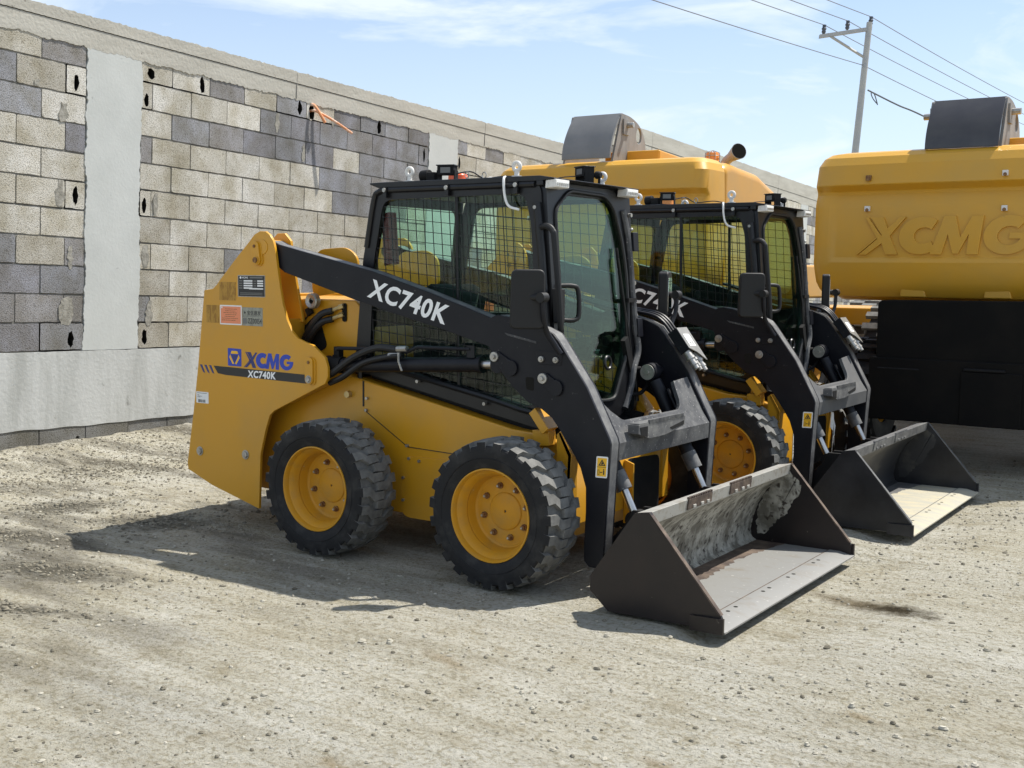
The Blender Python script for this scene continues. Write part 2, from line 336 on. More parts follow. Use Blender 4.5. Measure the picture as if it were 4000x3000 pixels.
# XCMG wordmark as polygons in a 2.6 x 1 box
def arc(cx, cy, r, a0, a1, n=14, sx=1.0): return [(cx+sx*r*math.cos(a0+(a1-a0)*k/n), cy+r*math.sin(a0+(a1-a0)*k/n)) for k in range(n+1)]
def wordmark():
    P = []
    P.append([(0.10, 1), (0.16, 1), (0.46, 0.46), (0.40, 0.36)])                       # thin strokes of the X
    P.append([(0.20, 1), (0.44, 1), (0.54, 0.70), (0.66, 0.86), (0.74, 1), (0.86, 1), (0.60, 0.50), (0.78, 0.0), (0.56, 0.0), (0.46, 0.30), (0.20, 0.0), (0.06, 0.0), (0.45, 0.52)])
    P.append([(0.0, 0.0), (0.035, 0.0), (0.43, 0.52), (0.42, 0.55)])
    c = arc(1.18, 0.5, 0.5, math.radians(52), math.radians(312), 22, 0.82)+arc(1.22, 0.5, 0.21, math.radians(318), math.radians(46), 14, 0.85)
    P.append(c)
    P.append([(1.36, 0), (1.54, 1), (1.74, 1), (1.86, 0.45), (2.02, 1), (2.22, 1), (2.20, 0), (2.00, 0), (2.00, 0.52), (1.86, 0.02), (1.76, 0.02), (1.64, 0.52), (1.57, 0)])
    g = arc(2.66, 0.5, 0.5, math.radians(48), math.radians(360), 26, 0.82)+[(3.07, 0.56), (2.68, 0.56), (2.68, 0.40), (2.86, 0.40)]+arc(2.68, 0.48, 0.24, math.radians(338), math.radians(48), 14, 0.82)
    P.append(g)
    return P, 3.07

# ------------------------------------------------------------------ ground
def wall_x(y): return -4.714-0.0862*(y-1.224)
def smooth(t): t = max(0, min(1, t)); return t*t*(3-2*t)
def gheight(x, y):
    d = x-wall_x(y)                                   # distance in front of the wall
    z = 0.05*(1-smooth((d-0.05)/0.8))
    if d < -0.3: z = 0.0
    rough = smooth((2.2-d)/1.6)
    far = max(0.0, min(1.0, 1-(abs(x)+abs(y))/40))
    q = Vector((x, y, 0))
    z += far*(0.016*noise.noise(q*0.7)+0.010*noise.noise(q*2.1+Vector((7, 3, 0)))+(0.005+0.012*rough)*noise.noise(q*5.5))
    z += far*(0.0035+0.010*rough)*noise.noise(q*13)
    ex = smooth((-x-0.2)/1.6)*smooth((-y+0.5)/1.0)      # churned soil behind the machine
    z += far*ex*(0.010*noise.noise(Vector((x*1.2-y*0.5, y*3.2, 2)))+0.014*noise.noise(Vector((x*5, y*9, 6)))+0.010*noise.noise(Vector((x*11, y*17, 9))))
    k = smooth((x+1.35)/0.7)
    for oy in (0, 2.52): z *= 1-0.75*k*(1-smooth((abs(y-oy)-0.95)/0.8))
    for oy in (0, 2.52): z -= 0.045*smooth((x-2.22)/0.22)*(1-smooth((x-2.62)/0.5))*(1-smooth((abs(y-oy)-0.88)/0.35))  # hollow by each bucket lip, shaped so the lip casts a shadow
    return z
def axis(fine0, fine1, step, far):
    a = []; x = fine0
    while x <= fine1: a.append(x); x += step
    s = step; x = fine1
    while x < far: s *= 1.35; x += s; a.append(x)
    s = step; x = fine0; pre = []
    while x > -far: s *= 1.35; x -= s; pre.append(x)
    return pre[::-1]+a
gx = axis(-5.3, 6.2, 0.03, 600); gy = axis(-4.6, 4.4, 0.03, 900)
g = MB(); nx, ny = len(gx), len(gy)
gme = bpy.data.meshes.new('ground')
gv = [(x, y, gheight(x, y)) for y in gy for x in gx]
gf = [(j*nx+i, j*nx+i+1, (j+1)*nx+i+1, (j+1)*nx+i) for j in range(ny-1) for i in range(nx-1)]
gme.from_pydata(gv, [], gf); gme.polygons.foreach_set('use_smooth', [True]*len(gf))
ground = bpy.data.objects.new('ground', gme); COL.objects.link(ground); tag(ground, kind='structure')
def ground_material():
    m = bpy.data.materials.new('dirt'); m.use_nodes = True; t = m.node_tree; n = t.nodes; l = t.links; b = n['Principled BSDF']
    b.inputs['Roughness'].default_value = 0.95; b.inputs['Specular IOR Level'].default_value = 0.15
    tcn = n.new('ShaderNodeTexCoord'); O = tcn.outputs['Object']
    def nz(scale, detail, vec=O, rough=0.6):
        q = n.new('ShaderNodeTexNoise'); q.inputs['Scale'].default_value = scale; q.inputs['Detail'].default_value = detail; q.inputs['Roughness'].default_value = rough; l.new(vec, q.inputs['Vector']); return q.outputs['Fac']
    def ramp(f, p0, p1, c0, c1):
        r = n.new('ShaderNodeValToRGB'); r.color_ramp.elements[0].position = p0; r.color_ramp.elements[1].position = p1
        r.color_ramp.elements[0].color = (*c0, 1); r.color_ramp.elements[1].color = (*c1, 1); l.new(f, r.inputs['Fac']); return r.outputs['Color']
    def mix(fac, a, bb, mode='MIX'):
        q = n.new('ShaderNodeMix'); q.data_type = 'RGBA'; q.blend_type = mode
        if isinstance(fac, float): q.inputs['Factor'].default_value = fac
        else: l.new(fac, q.inputs['Factor'])
        if isinstance(a, tuple): q.inputs['A'].default_value = (*a, 1)
        else: l.new(a, q.inputs['A'])
        if isinstance(bb, tuple): q.inputs['B'].default_value = (*bb, 1)
        else: l.new(bb, q.inputs['B'])
        return q.outputs['Result']
    base = ramp(nz(0.9, 8), 0.36, 0.62, (0.435, 0.406, 0.325), (0.505, 0.487, 0.425))
    base = mix(ramp(nz(4.2, 8), 0.54, 0.72, (0, 0, 0), (0.75, 0.75, 0.75)), base, (0.33, 0.292, 0.205))
    mpn = n.new('ShaderNodeMapping'); mpn.inputs['Scale'].default_value = (0.55, 2.2, 1); mpn.inputs['Rotation'].default_value = (0, 0, 0.35); l.new(O, mpn.inputs[0])
    damp = ramp(nz(1.1, 8, mpn.outputs[0]), 0.46, 0.62, (0, 0, 0), (0.9, 0.9, 0.9))
    sepn = n.new('ShaderNodeSeparateXYZ'); l.new(O, sepn.inputs[0])
    mr = n.new('ShaderNodeMapRange'); mr.inputs['From Min'].default_value = 1.6; mr.inputs['From Max'].default_value = -1.0; mr.inputs['To Min'].default_value = 0.12; mr.inputs['To Max'].default_value = 1.0; l.new(sepn.outputs['X'], mr.inputs['Value'])
    mlt = n.new('ShaderNodeMath'); mlt.operation = 'MULTIPLY'; l.new(damp, mlt.inputs[0]); l.new(mr.outputs[0], mlt.inputs[1])
    base = mix(mlt.outputs[0], base, (0.15, 0.138, 0.112))
    # oil stain in front of the near bucket, churned damp soil behind the machine, small brown spills
    def stain(base, loc, rot, size, col, k, rough=14):
        mps = n.new('ShaderNodeMapping'); mps.vector_type = 'TEXTURE'; mps.inputs['Location'].default_value = (*loc, 0); mps.inputs['Rotation'].default_value = (0, 0, math.radians(rot)); mps.inputs['Scale'].default_value = (*size, 1)
        sp = n.new('ShaderNodeVectorMath'); sp.operation = 'MULTIPLY'; sp.inputs[1].default_value = (1, 1, 0); l.new(O, sp.inputs[0]); l.new(sp.outputs[0], mps.inputs[0])
        ln = n.new('ShaderNodeVectorMath'); ln.operation = 'LENGTH'; l.new(mps.outputs[0], ln.inputs[0])
        h = n.new('ShaderNodeMath'); h.operation = 'MULTIPLY'; h.inputs[1].default_value = 0.4; l.new(ln.outputs['Value'], h.inputs[0])
        ad = n.new('ShaderNodeMath'); ad.operation = 'MULTIPLY_ADD'; l.new(nz(rough, 7), ad.inputs[0]); ad.inputs[1].default_value = 0.62; l.new(h.outputs[0], ad.inputs[2])
        return mix(ramp(ad.outputs[0], 0.40, 0.74, (k, k, k), (0, 0, 0)), base, col)
    base = stain(base, (2.80, 0.085), -22, (0.42, 0.10), (0.15, 0.115, 0.065), 0.85)
    base = stain(base, (3.00, 0.00), -18, (0.26, 0.12), (0.04, 0.03, 0.014), 1.0)
    for lc, rt_, sz in (((-0.95, -2.0), 12, (0.75, 0.20)), ((-1.45, -0.85), 30, (0.45, 0.30)), ((-1.9, -1.7), 15, (0.6, 0.25)), ((-0.5, -2.55), 20, (0.5, 0.10)), ((-2.3, -0.9), 60, (0.4, 0.3))): base = stain(base, lc, rt_, sz, (0.11, 0.102, 0.082), 0.95, 8)
    for lc, sz in (((2.04, -2.95), (0.12, 0.05)), ((2.9, -2.3), (0.14, 0.05)), ((1.70, -1.9), (0.2, 0.06)), ((3.3, -1.5), (0.10, 0.04))): base = stain(base, lc, -20, sz, (0.26, 0.20, 0.11), 0.6)
    mpt = n.new('ShaderNodeMapping'); mpt.inputs['Scale'].default_value = (0.8, 9, 1); mpt.inputs['Rotation'].default_value = (0, 0, 0.30); l.new(O, mpt.inputs[0])
    base = mix(1.0, base, ramp(nz(1.3, 5, mpt.outputs[0]), 0.38, 0.62, (0.86, 0.845, 0.80), (1.03, 1.03, 1.03)), 'MULTIPLY')
    fine = ramp(nz(38, 6, rough=0.65), 0.36, 0.52, (0.70, 0.67, 0.58), (1.05, 1.05, 1.05))
    base = mix(1.0, base, fine, 'MULTIPLY')
    vo = n.new('ShaderNodeTexVoronoi'); vo.inputs['Scale'].default_value = 42; l.new(O, vo.inputs['Vector'])
    pits = ramp(vo.outputs['Distance'], 0.05, 0.16, (0.55, 0.52, 0.42), (1, 1, 1))
    pm = ramp(nz(9, 3), 0.52, 0.60, (0, 0, 0), (0.8, 0.8, 0.8))
    base2 = mix(1.0, base, pits, 'MULTIPLY'); base = mix(pm, base, base2)
    l.new(base, b.inputs['Base Color'])
    b1 = n.new('ShaderNodeBump'); b1.inputs['Strength'].default_value = 1.0; b1.inputs['Distance'].default_value = 0.042; l.new(nz(28, 8, rough=0.7), b1.inputs['Height'])
    b2 = n.new('ShaderNodeBump'); b2.inputs['Strength'].default_value = 0.7; b2.inputs['Distance'].default_value = 0.012; l.new(nz(80, 4), b2.inputs['Height']); l.new(b1.outputs[0], b2.inputs['Normal'])
    l.new(b2.outputs[0], b.inputs['Normal'])
    MATS['dirt'] = m
ground_material(); gme.materials.append(MATS['dirt'])

# loose stones: one mass nobody could count
mat('stone', (0.30, 0.277, 0.22), 0.95, 0, 0.15, (0.42, 0.395, 0.33), 6, (0.35, 0.65), bump=0.3, bscale=90)
mat('stone_dark', (0.14, 0.125, 0.095), 0.95, 0, 0.15, (0.24, 0.22, 0.17), 6, (0.35, 0.65))
sv = []; sf = []; smi = []
def stone(x, y, r):
    z = gheight(x, y); o = len(sv); n = 6
    sx, sy, sz = r*random.uniform(0.7, 1.35), r*random.uniform(0.7, 1.15), r*random.uniform(0.6, 1.1); a = random.random()*6.3; ca, sa = math.cos(a), math.sin(a)
    for k, (h, q) in enumerate(((-0.5, 0.8), (0.35, 1.0), (0.85, 0.55))):
        for i in range(n):
            t = 2*PI*i/n+k*0.4; u = q*math.cos(t)*random.uniform(0.8, 1.15)*sx; w = q*math.sin(t)*random.uniform(0.8, 1.15)*sy
            sv.append((x+u*ca-w*sa, y+u*sa+w*ca, z+h*sz*random.uniform(0.85, 1.1)))
    for k in range(2):
        for i in range(n): j = (i+1) % n; sf.append((o+k*n+i, o+k*n+j, o+(k+1)*n+j, o+(k+1)*n+i))
    sf.append(tuple(o+2*n+i for i in range(n)))
    mi = 0 if random.random() < (0.62 if x > 0.3 else 0.45) else 1
    smi.extend([mi]*(2*n+1))
def clear(x, y):
    for oy in (0, 2.52):
        if -0.5 < x < 2.5 and abs(y-oy) < 0.95: return False
    return x > wall_x(y)+0.05
k = 0
while k < 24000:
    x = random.uniform(-5.0, 5.4); y = random.uniform(-4.4, 6.0)
    if not clear(x, y): continue
    if noise.noise(Vector((x*0.8, y*0.8, 5))) < random.uniform(-0.5, 0.25): continue
    r = 0.003+0.010*random.random()**5
    stone(x, y, r); k += 1
k = 0
while k < 7500:                                           # rough gravel along the foot of the wall and behind the machine
    y = random.uniform(-2.2, 4.5); x = wall_x(y)+abs(random.gauss(0, 1.3))+0.03
    if x > -0.6 or not clear(x, y): continue
    stone(x, y, 0.004+0.012*random.random()**3.5); k += 1
for i in range(1000):
    x = random.uniform(-1.8, 5.0); y = random.uniform(-4.0, 2.5)
    if clear(x, y) and noise.noise(Vector((x*1.1, y*1.1, 15))) > random.uniform(-0.4, 0.3): stone(x, y, 0.007+0.011*random.random()**3)
for (px_, py_), rr_, (ax_, ay_) in (((-0.95, -2.0), 12, (0.75, 0.20)), ((-1.45, -0.85), 30, (0.45, 0.30)), ((-1.9, -1.7), 15, (0.6, 0.25)), ((-0.5, -2.55), 20, (0.5, 0.10)), ((-2.3, -0.9), 60, (0.4, 0.3)), ((-3.2, 0.3), 80, (0.9, 0.4))):
    ca, sa = math.cos(math.radians(rr_)), math.sin(math.radians(rr_))
    for i in range(int(900*ax_*ay_)+110):                    # dark clods of churned soil
        u, w = random.gauss(0, ax_*0.55), random.gauss(0, ay_*0.55); x, y = px_+u*ca-w*sa, py_+u*sa+w*ca
        if clear(x, y): stone(x, y, 0.006+0.010*random.random()**2); smi[-13:] = [1]*13
me = bpy.data.meshes.new('gravel'); me.from_pydata(sv, [], sf); me.materials.append(MATS['stone']); me.materials.append(MATS['stone_dark'])
me.polygons.foreach_set('material_index', smi); me.update()
gravel = bpy.data.objects.new('gravel', me); COL.objects.link(gravel)
tag(gravel, 'loose pale stones and gravel scattered over the dirt yard', 'gravel', kind='stuff')

# ------------------------------------------------------------------ block walls
WP = Vector((-4.714, 1.224, 0.858)); WS = 1.27; WU = Vector((-0.086, 0.996, -0.027)).normalized(); WV = Vector((0.018, 0.028, 0.999)).normalized()
WN = WU.cross(WV).normalized()
WN = WN if WN.x > 0 else -WN
def wf(s, v, d): return WP+(WU*s+WV*v)*WS+WN*d          # along, up, out of the wall face
TAN = [(0.49, 0.472, 0.425), (0.545, 0.53, 0.49), (0.45, 0.43, 0.38), (0.53, 0.515, 0.475)]
GREY = [(0.235, 0.24, 0.262), (0.27, 0.275, 0.295), (0.215, 0.215, 0.235), (0.25, 0.245, 0.25)]
def tone(kind):
    if kind == 't': c = random.choice(TAN)
    elif kind == 'g': c = random.choice(GREY)
    elif kind == 'd': c = (0.36, 0.342, 0.30)
    else: c = random.choice(TAN+TAN+GREY)
    j = random.uniform(0.92, 1.07); return tuple(q*j for q in c)
def ragged(cx, cy, rx, ry, n=16):
    return [(cx+rx*math.cos(2*PI*k/n)*random.uniform(0.75, 1.2), cy+ry*math.sin(2*PI*k/n)*random.uniform(0.8, 1.15)) for k in range(n)]
def wall_section(name, label, s0, s1, cols, v_top, v_beam_top, pattern, holes, start, vbase=-1.5, plinth=True, seed=1, parts_from=None):
    random.seed(seed)
    root = thing(name, label, 'wall', tuple(wf(s0, -1.0, -0.1)))
    def P(mb_name, mb, **kw):
        o = mb.build(mb_name, root, **kw); o.matrix_parent_inverse = Matrix.Translation(root.location).inverted(); return o
    bl = MB(); core = MB()
    core.prism([(s0, vbase), (s1, vbase), (s1, v_top), (s0, v_top)], -0.20, -0.135, 'mortar', fn=wf)
    spans = []; a = s0
    for c0, c1 in cols: spans.append((a, c0)); a = c1
    spans.append((a, s1))
    pat = MB()
    for row in range(0 if plinth else -6, 16):
        v0 = row*0.2; v1 = min(v0+0.2, v_top)
        if v1-v0 < 0.05: break
        for si, (a, b) in enumerate(spans):
            if b-a < 0.03: continue
            off = start[min(si, len(start)-1)]; j0 = off+(0.2 if row % 2 else 0.0)
            k = math.floor((a-j0)/0.4); idx = 0
            codes = pattern.get((si, row), '')
            while True:
                q0 = max(a, j0+k*0.4); q1 = min(b, j0+(k+1)*0.4); k += 1
                if q1 <= a+0.02: continue
                if q0 >= b-0.02: break
                cde = codes[idx] if idx < len(codes) else '?'
                idx += 1
                g0 = 0.0045; d = random.uniform(-0.004, 0.004)
                u0, u1, w0, w1 = q0+g0*random.uniform(.75, 1.25), q1-g0*random.uniform(.75, 1.25), v0+0.0065+random.uniform(-.0015, .002), v1-0.005+random.uniform(-.002, .001)
                hs = [h for h in holes if u0 < h[0] < u1 and w0 < h[1] < w1]
                outer = rnd([(u0, w0), (u1, w0), (u1, w1), (u0, w1)], [0.004+0.022*random.random()**5 for _ in range(4)], 2)
                if row % 1 == 0 and b < 5.2 and a > -3: # slightly broken edges
                    o2 = []
                    for i in range(len(outer)):
                        p = Vector(outer[i]); q = Vector(outer[(i+1) % len(outer)]); o2.append(tuple(p)); nn = int((q-p).length/0.04)
                        for t in range(1, nn): w = p.lerp(q, t/nn); o2.append((w.x+random.uniform(-.0016, .0016), w.y+random.uniform(-.0022, .0022)))
                    outer = o2
                loops = [outer]
                if not hs: core.face([core.vert(wf(*p, -0.0085)) for p in ((q0, v0), (q1, v0), (q1, v1), (q0, v1))], 'mortar')
                if hs:
                    h = hs[0]; rx, ry = h[2]*1.3, h[3]*1.2; cx = min(max(h[0], u0+rx*1.3), u1-rx*1.3); cy = min(max(h[1], w0+ry*1.25), w1-ry*1.25)
                    loops.append(ragged(cx, cy, rx, ry))
                    core.prism([(cx-.07, cy-.09), (cx+.07, cy-.09), (cx+.07, cy+.09), (cx-.07, cy+.09)], -0.134, -0.130, 'hole_dark', fn=wf)
                bl.plate(loops, d, -0.13, 'block', fn=wf, mside='hole_dark' if hs else 'block', tone=tone(cde))  # hole walls and backs coloured dark in place of their shade
    blocks = P('blockwork', bl, smooth=0)
    P('mortar', core, smooth=0)
    for c0, c1 in cols:                                   # poured columns with ragged edges, proud of the blocks
        c = MB(); n = 220; v0, v1 = (0.0 if plinth else vbase), v_top
        def edge(i, key, amp):
            t = i*(v1-v0)/n; return amp*(0.9*noise.noise(Vector((t*2.3, key, 1)))+0.7*noise.noise(Vector((t*7, key, 4)))+0.5*noise.noise(Vector((t*22, key, 7)))+0.35*noise.noise(Vector((t*60, key, 9))))
        Lf = [(c0+edge(i, c0*7, .020), v0+(v1-v0)*i/n) for i in range(n+1)]
        Rg = [(c1+edge(i, c1*7+3, .020), v0+(v1-v0)*i/n) for i in range(n+1)]
        c.prism(Lf+Rg[::-1], -0.14, 0.006, 'concrete', fn=wf)
        L2 = [(x+0.045+edge(i, c0+20, .030), y) for i, (x, y) in enumerate(Lf)]; R2 = [(x-0.045+edge(i, c1+30, .030), y) for i, (x, y) in enumerate(Rg)]
        P('concrete_column', c)
    # ring beam in two lifts, crumbly along its lower and upper edges
    bm = MB(); n = int((s1-s0)/(0.015 if plinth else .06)); bt = [(s0+(s1-s0)*i/n, v_beam_top(s0+(s1-s0)*i/n)+0.009*noise.noise(Vector((i*0.14, 0, 9)))+0.008*noise.noise(Vector((i*.55, 4, 9)))+0.006*noise.noise(Vector((i*1.9, 4, 2)))) for i in range(n+1)]
    lo = [(s0+(s1-s0)*i/n, v_top-0.02+0.018*noise.noise(Vector((i*0.09, 2, 3)))+0.014*noise.noise(Vector((i*.5, 2, 6)))+0.009*noise.noise(Vector((i*1.7, 2, 8)))) for i in range(n+1)]
    md_ = [(s0+(s1-s0)*i/n, v_top+0.115+0.02*(s0+(s1-s0)*i/n)/5*0.2+0.003*noise.noise(Vector((i*0.6, 1, 1)))) for i in range(n+1)]
    bm.prism(lo+md_[::-1], -0.2, 0.007, 'beam', fn=wf)
    bm.prism([(x, y+0.006) for x, y in md_]+bt[::-1], -0.2, 0.013, 'beam', fn=wf)
    for q in ((2.065, 5.3) if plinth else (10.1, 13.4, 16.5)): bm.prism([(q, v_top-.01), (q+.006, v_top-.01), (q+.008, v_beam_top(q)-.01), (q+.002, v_beam_top(q)-.01)], 0.0, 0.0138, 'mortar', fn=wf)
    P('ring_beam', bm)
    if plinth:
        pl = MB(); n = int((s1-s0)/0.06)
        lo = [(s0+(s1-s0)*i/n, -0.545+0.02*noise.noise(Vector((i*0.2, 8, 3)))+0.010*noise.noise(Vector((i*1.0, 8, 6)))) for i in range(n+1)]
        hi = [(s0+(s1-s0)*i/n, -0.004+0.006*noise.noise(Vector((i*0.5, 3, 3)))) for i in range(n+1)]
        pl.prism(lo+hi[::-1], -0.15, 0.012, 'plinth', fn=wf)
        P('plinth', pl)
        fb = MB(); k = 0; s = s0
        while s < s1:
            hole = [ragged(s+0.33, -0.66, 0.025, 0.05)] if k % 2 == 0 else []
            fb.plate([rnd([(s+.004, -0.78), (s+.395, -0.78), (s+.395, -0.535), (s+.004, -0.535)], .006, 2)]+hole, 0.004+random.uniform(-.004, .004), -0.13, 'block', fn=wf, tone=(.19, .19, .185))
            s += 0.4; k += 1
        fb.prism([(s0, -1.4), (s1, -1.4), (s1, -0.785), (s0, -0.785)], -0.13, 0.0, 'old_mortar', fn=wf)
        P('footing_blocks', fb, smooth=0)
    return root, P
pat = {}
left = {10: 'ttg', 9: 'ggd', 8: '?gt', 7: '?tt', 6: '?tt', 5: '?tt', 4: '?tt', 3: '?gg', 2: '?gg', 1: '?gg', 0: '?gg'}
mid = {10: 'ttgtgtgggg', 9: 'dtttgggggg?', 8: 'tgggggtggg', 7: 'gtttttgggggg', 6: 'ttttttgggtt', 5: 'ttttttttttt', 4: 'dtttttttttt', 3: 'tttgttttttt', 2: 'dttttgttttt', 1: 'gttgttttttt', 0: 'dttgttttttt'}
for r, c in left.items(): pat[(0, r)] = ('?'*9+c)[-11:] if False else c
for r, c in mid.items(): pat[(1, r)] = c
# the leftmost span starts at s0 = -2.98 so that its blocks count from a known joint
lp = {}
for r, c in left.items():
    nblk = 7 if r % 2 == 0 else 7
    lp[(0, r)] = '????'+{10: 'ttg', 9: 'tggd'[0:4], 8: 'tgt', 7: 'ttt', 6: 'ttt', 5: 'ttt', 4: 'ttt', 3: 'ggg', 2: 'ggg', 1: 'ggg', 0: 'ggg'}[r]
lp[(0, 10)] = '????'+'ttg'; lp[(0, 9)] = '?????'+'gd'; lp[(0, 8)] = '?????'+'gt'; lp[(0, 1)] = '?????'+'gg'; lp[(0, 3)] = '?????'+'gd'
pat.update({k2: v2 for k2, v2 in lp.items()})
holes = [(-0.294, 1.89, .018, .05), (-0.29, 1.10, .018, .055), (0.40, 2.07, .03, .035), (0.935, 2.07, .02, .055), (0.36, 1.86, .018, .04), (0.35, 1.08, .016, .05), (2.123, 2.06, .022, .05),
         (2.29, 2.09, .03, .06), (3.319, 2.05, .022, .055), (4.115, 1.92, .016, .055), (4.80, 1.91, .016, .06), (-0.319, 0.085, .02, .05), (0.37, 0.09, .02, .05)]
wall, WPB = wall_section('block_wall', 'long grey and tan concrete block wall behind the loaders with a pale concrete column', -2.98, 8.6, [(-0.205, 0.305), (4.19, 4.75)], 2.165,
             lambda s: 2.37+0.008*s, pat, holes, [-0.58, 0.618, 4.95], seed=11)
# mortar smears over some joints
sm = MB(); random.seed(5)
for s, v, w, h in ((-0.40, 1.66, .05, .07), (-0.42, 1.10, .05, .10), (-0.33, 0.66, .03, .09), (-0.36, 0.28, .09, .10), (0.46, 1.09, .035, .09), (0.37, 0.70, .05, .09), (0.41, 0.27, .045, .10), (1.83, 1.91, .035, .09), (2.19, 1.69, .03, .08), (-0.62, 1.83, .03, .03), (2.60, 2.02, .03, .04), (2.95, .68, .05, .08)):
    sm.cut(); sm.prism(rag_edge([(s-w*.5, v-h), (s+w*.4, v-h*.9), (s+w*.8, v-h*.2), (s+w*.5, v+h*.5), (s+w*.6, v+h), (s-w*.3, v+h*.95), (s-w*.8, v+h*.1)], .02, .010), 0.0012, 0.0052, 'old_mortar', fn=wf)
for o_ in sm.build_parts('mortar_smear', wall): o_.matrix_parent_inverse = Matrix.Translation(wall.location).inverted()
wall2, _ = wall_section('block_wall', 'taller grey block wall farther along behind the excavators', 8.62, 60, [(18.2, 18.75), (23.5, 24.0), (28.5, 29)], 2.62, lambda s: 2.90+0.006*min(s, 20), {}, [], [0, 0, 0], plinth=False, seed=21)
# conduit stubs sticking out of a hole under the beam
cp = MB()
def wpt(s, v, d): return wf(s, v, d)
cp.tube(smoothpath([wpt(2.285, 2.12, -0.10), wpt(2.29, 2.135, 0.02), wpt(2.33, 2.06, 0.08), wpt(2.385, 1.99, 0.10)]), 0.017, 'pipe_orange', 10)
cp.tube(smoothpath([wpt(2.31, 2.08, -0.10), wpt(2.335, 2.085, 0.02), wpt(2.50, 2.01, 0.14), wpt(2.66, 1.93, 0.22)]), 0.015, 'pipe_orange', 10)
c_ = cp.build('conduit_pipe'); tag(c_, 'orange plastic conduit stubs poking out of the wall just under the beam', 'pipe')

# ------------------------------------------------------------------ skid steer loader
def make_wheel(parent, x, side):
    # side -1: outer face towards -y.  local w axis points outwards
    cy = side*0.782; root = bpy.data.objects.new('wheel', None); COL.objects.link(root); root.parent = parent; root.location = (x, cy, 0.386); root.empty_display_size = .1
    def AXW(mb):
        return mb
    f = lambda r, w: (r, side*w)
    t = MB()
    prof = [(0.232, 0.112), (0.245, 0.128), (0.262, 0.134), (0.285, 0.141), (0.31, 0.1425), (0.335, 0.142), (0.350, 0.139), (0.358, 0.130), (0.362, 0.10), (0.365, 0.05), (0.366, 0)]
    full = prof+[(r, -w) for r, w in prof[-2::-1]]
    sidep = full[:8]; tread = full[7:-7]; back = full[-8:]
    t.revolve([f(*p) for p in sidep], (0, 0, 0), 'tyre_side', 72); t.revolve([f(*p) for p in tread], (0, 0, 0), 'tyre_tread', 72); t.revolve([f(*p) for p in back], (0, 0, 0), 'tyre_side', 72)
    t.revolve([f(0.2925, 0.1405), f(0.2955, 0.1445), f(0.2985, 0.1405)], (0, 0, 0), 'tyre_side', 72)
    n = 23
    def lug(a0, s2):
        # outline in (angle offset, w): a bent block from the shoulder past the centre line
        out = [(-0.012, 0.1425), (0.142, 0.1425), (0.136, 0.090), (0.034, 0.047), (0.036, -0.030), (-0.092, -0.030), (-0.112, 0.052), (-0.006, 0.094)]
        rb = [0.338, 0.338, 0.358, 0.362, 0.364, 0.364, 0.362, 0.358]; rtp = [0.3765, 0.3765, 0.3855, 0.3875, 0.388, 0.388, 0.3875, 0.3855]
        def pt(a, w, r): a = a0+a*0.98; return (r*math.cos(a), side*w*s2, r*math.sin(a))
        cx = sum(p[0] for p in out)/8; cw = sum(p[1] for p in out)/8
        B = [t.vert(pt(a, w, r)) for (a, w), r in zip(out, rb)]
        T = [t.vert(pt(cx+(a-cx)*0.90, cw+(w-cw)*0.955, r)) for (a, w), r in zip(out, rtp)]
        for i in range(8): j = (i+1) % 8; t.face((B[i], B[j], T[j], T[i]), 'tyre_side' if i == 0 else 'tyre_tread')
        for q in ((0, 1, 2, 7), (7, 2, 3, 6), (6, 3, 4, 5)): t.face([T[i] for i in q], 'tyre_tread')
    for k in range(n):
        lug(2*PI*k/n, 1); lug(2*PI*(k+0.5)/n, -1)
    t.build('tyre', root, smooth=28)
    r = MB()
    rp = [(0.236, 0.108), (0.243, 0.122), (0.241, 0.131), (0.235, 0.132), (0.230, 0.124), (0.226, 0.100), (0.215, 0.088), (0.205, 0.070), (0.198, 0.050), (0.200, 0.040), (0.196, 0.030), (0.192, 0.000), (0.188, -0.012), (0.176, -0.020), (0.10, -0.020), (0.096, -0.014), (0.092, -0.012), (0.008, -0.012), (0.006, -0.018), (0.001, -0.018)]
    r.revolve([f(*p) for p in rp], (0, 0, 0), 'yellow_rim', 56)
    r.revolve([f(0.200, -0.02), f(0.236, -0.10)], (0, 0, 0), 'yellow_rim', 40)
    r.revolve([f(0.005, -0.0165), f(0.0005, -0.0165)], (0, 0, 0), 'ink', 10)
    r.build('rim', root, smooth=30)
    b = MB()
    for k in range(8):
        b.cut(); a = 2*PI*k/8+0.25; px_, pz_ = 0.136*math.cos(a), 0.136*math.sin(a)
        b.cyl((px_, side*-0.021, pz_), (px_, side*-0.010, pz_), 0.017, 'rust_bolt', 12); b.cyl((px_, side*-0.010, pz_), (px_, side*0.004, pz_), 0.0125, 'rust_bolt', 6); b.cyl((px_, side*0.004, pz_), (px_, side*0.012, pz_), 0.006, 'zinc', 8)
    b.build_parts('lug_nut', root)
    v = MB(); v.tube([(-.17, side*.03, .10), (-.19, side*.06, .112), (-.197, side*.085, .116)], .004, 'brass_zinc', 6); v.build('valve_stem', root)
    return root

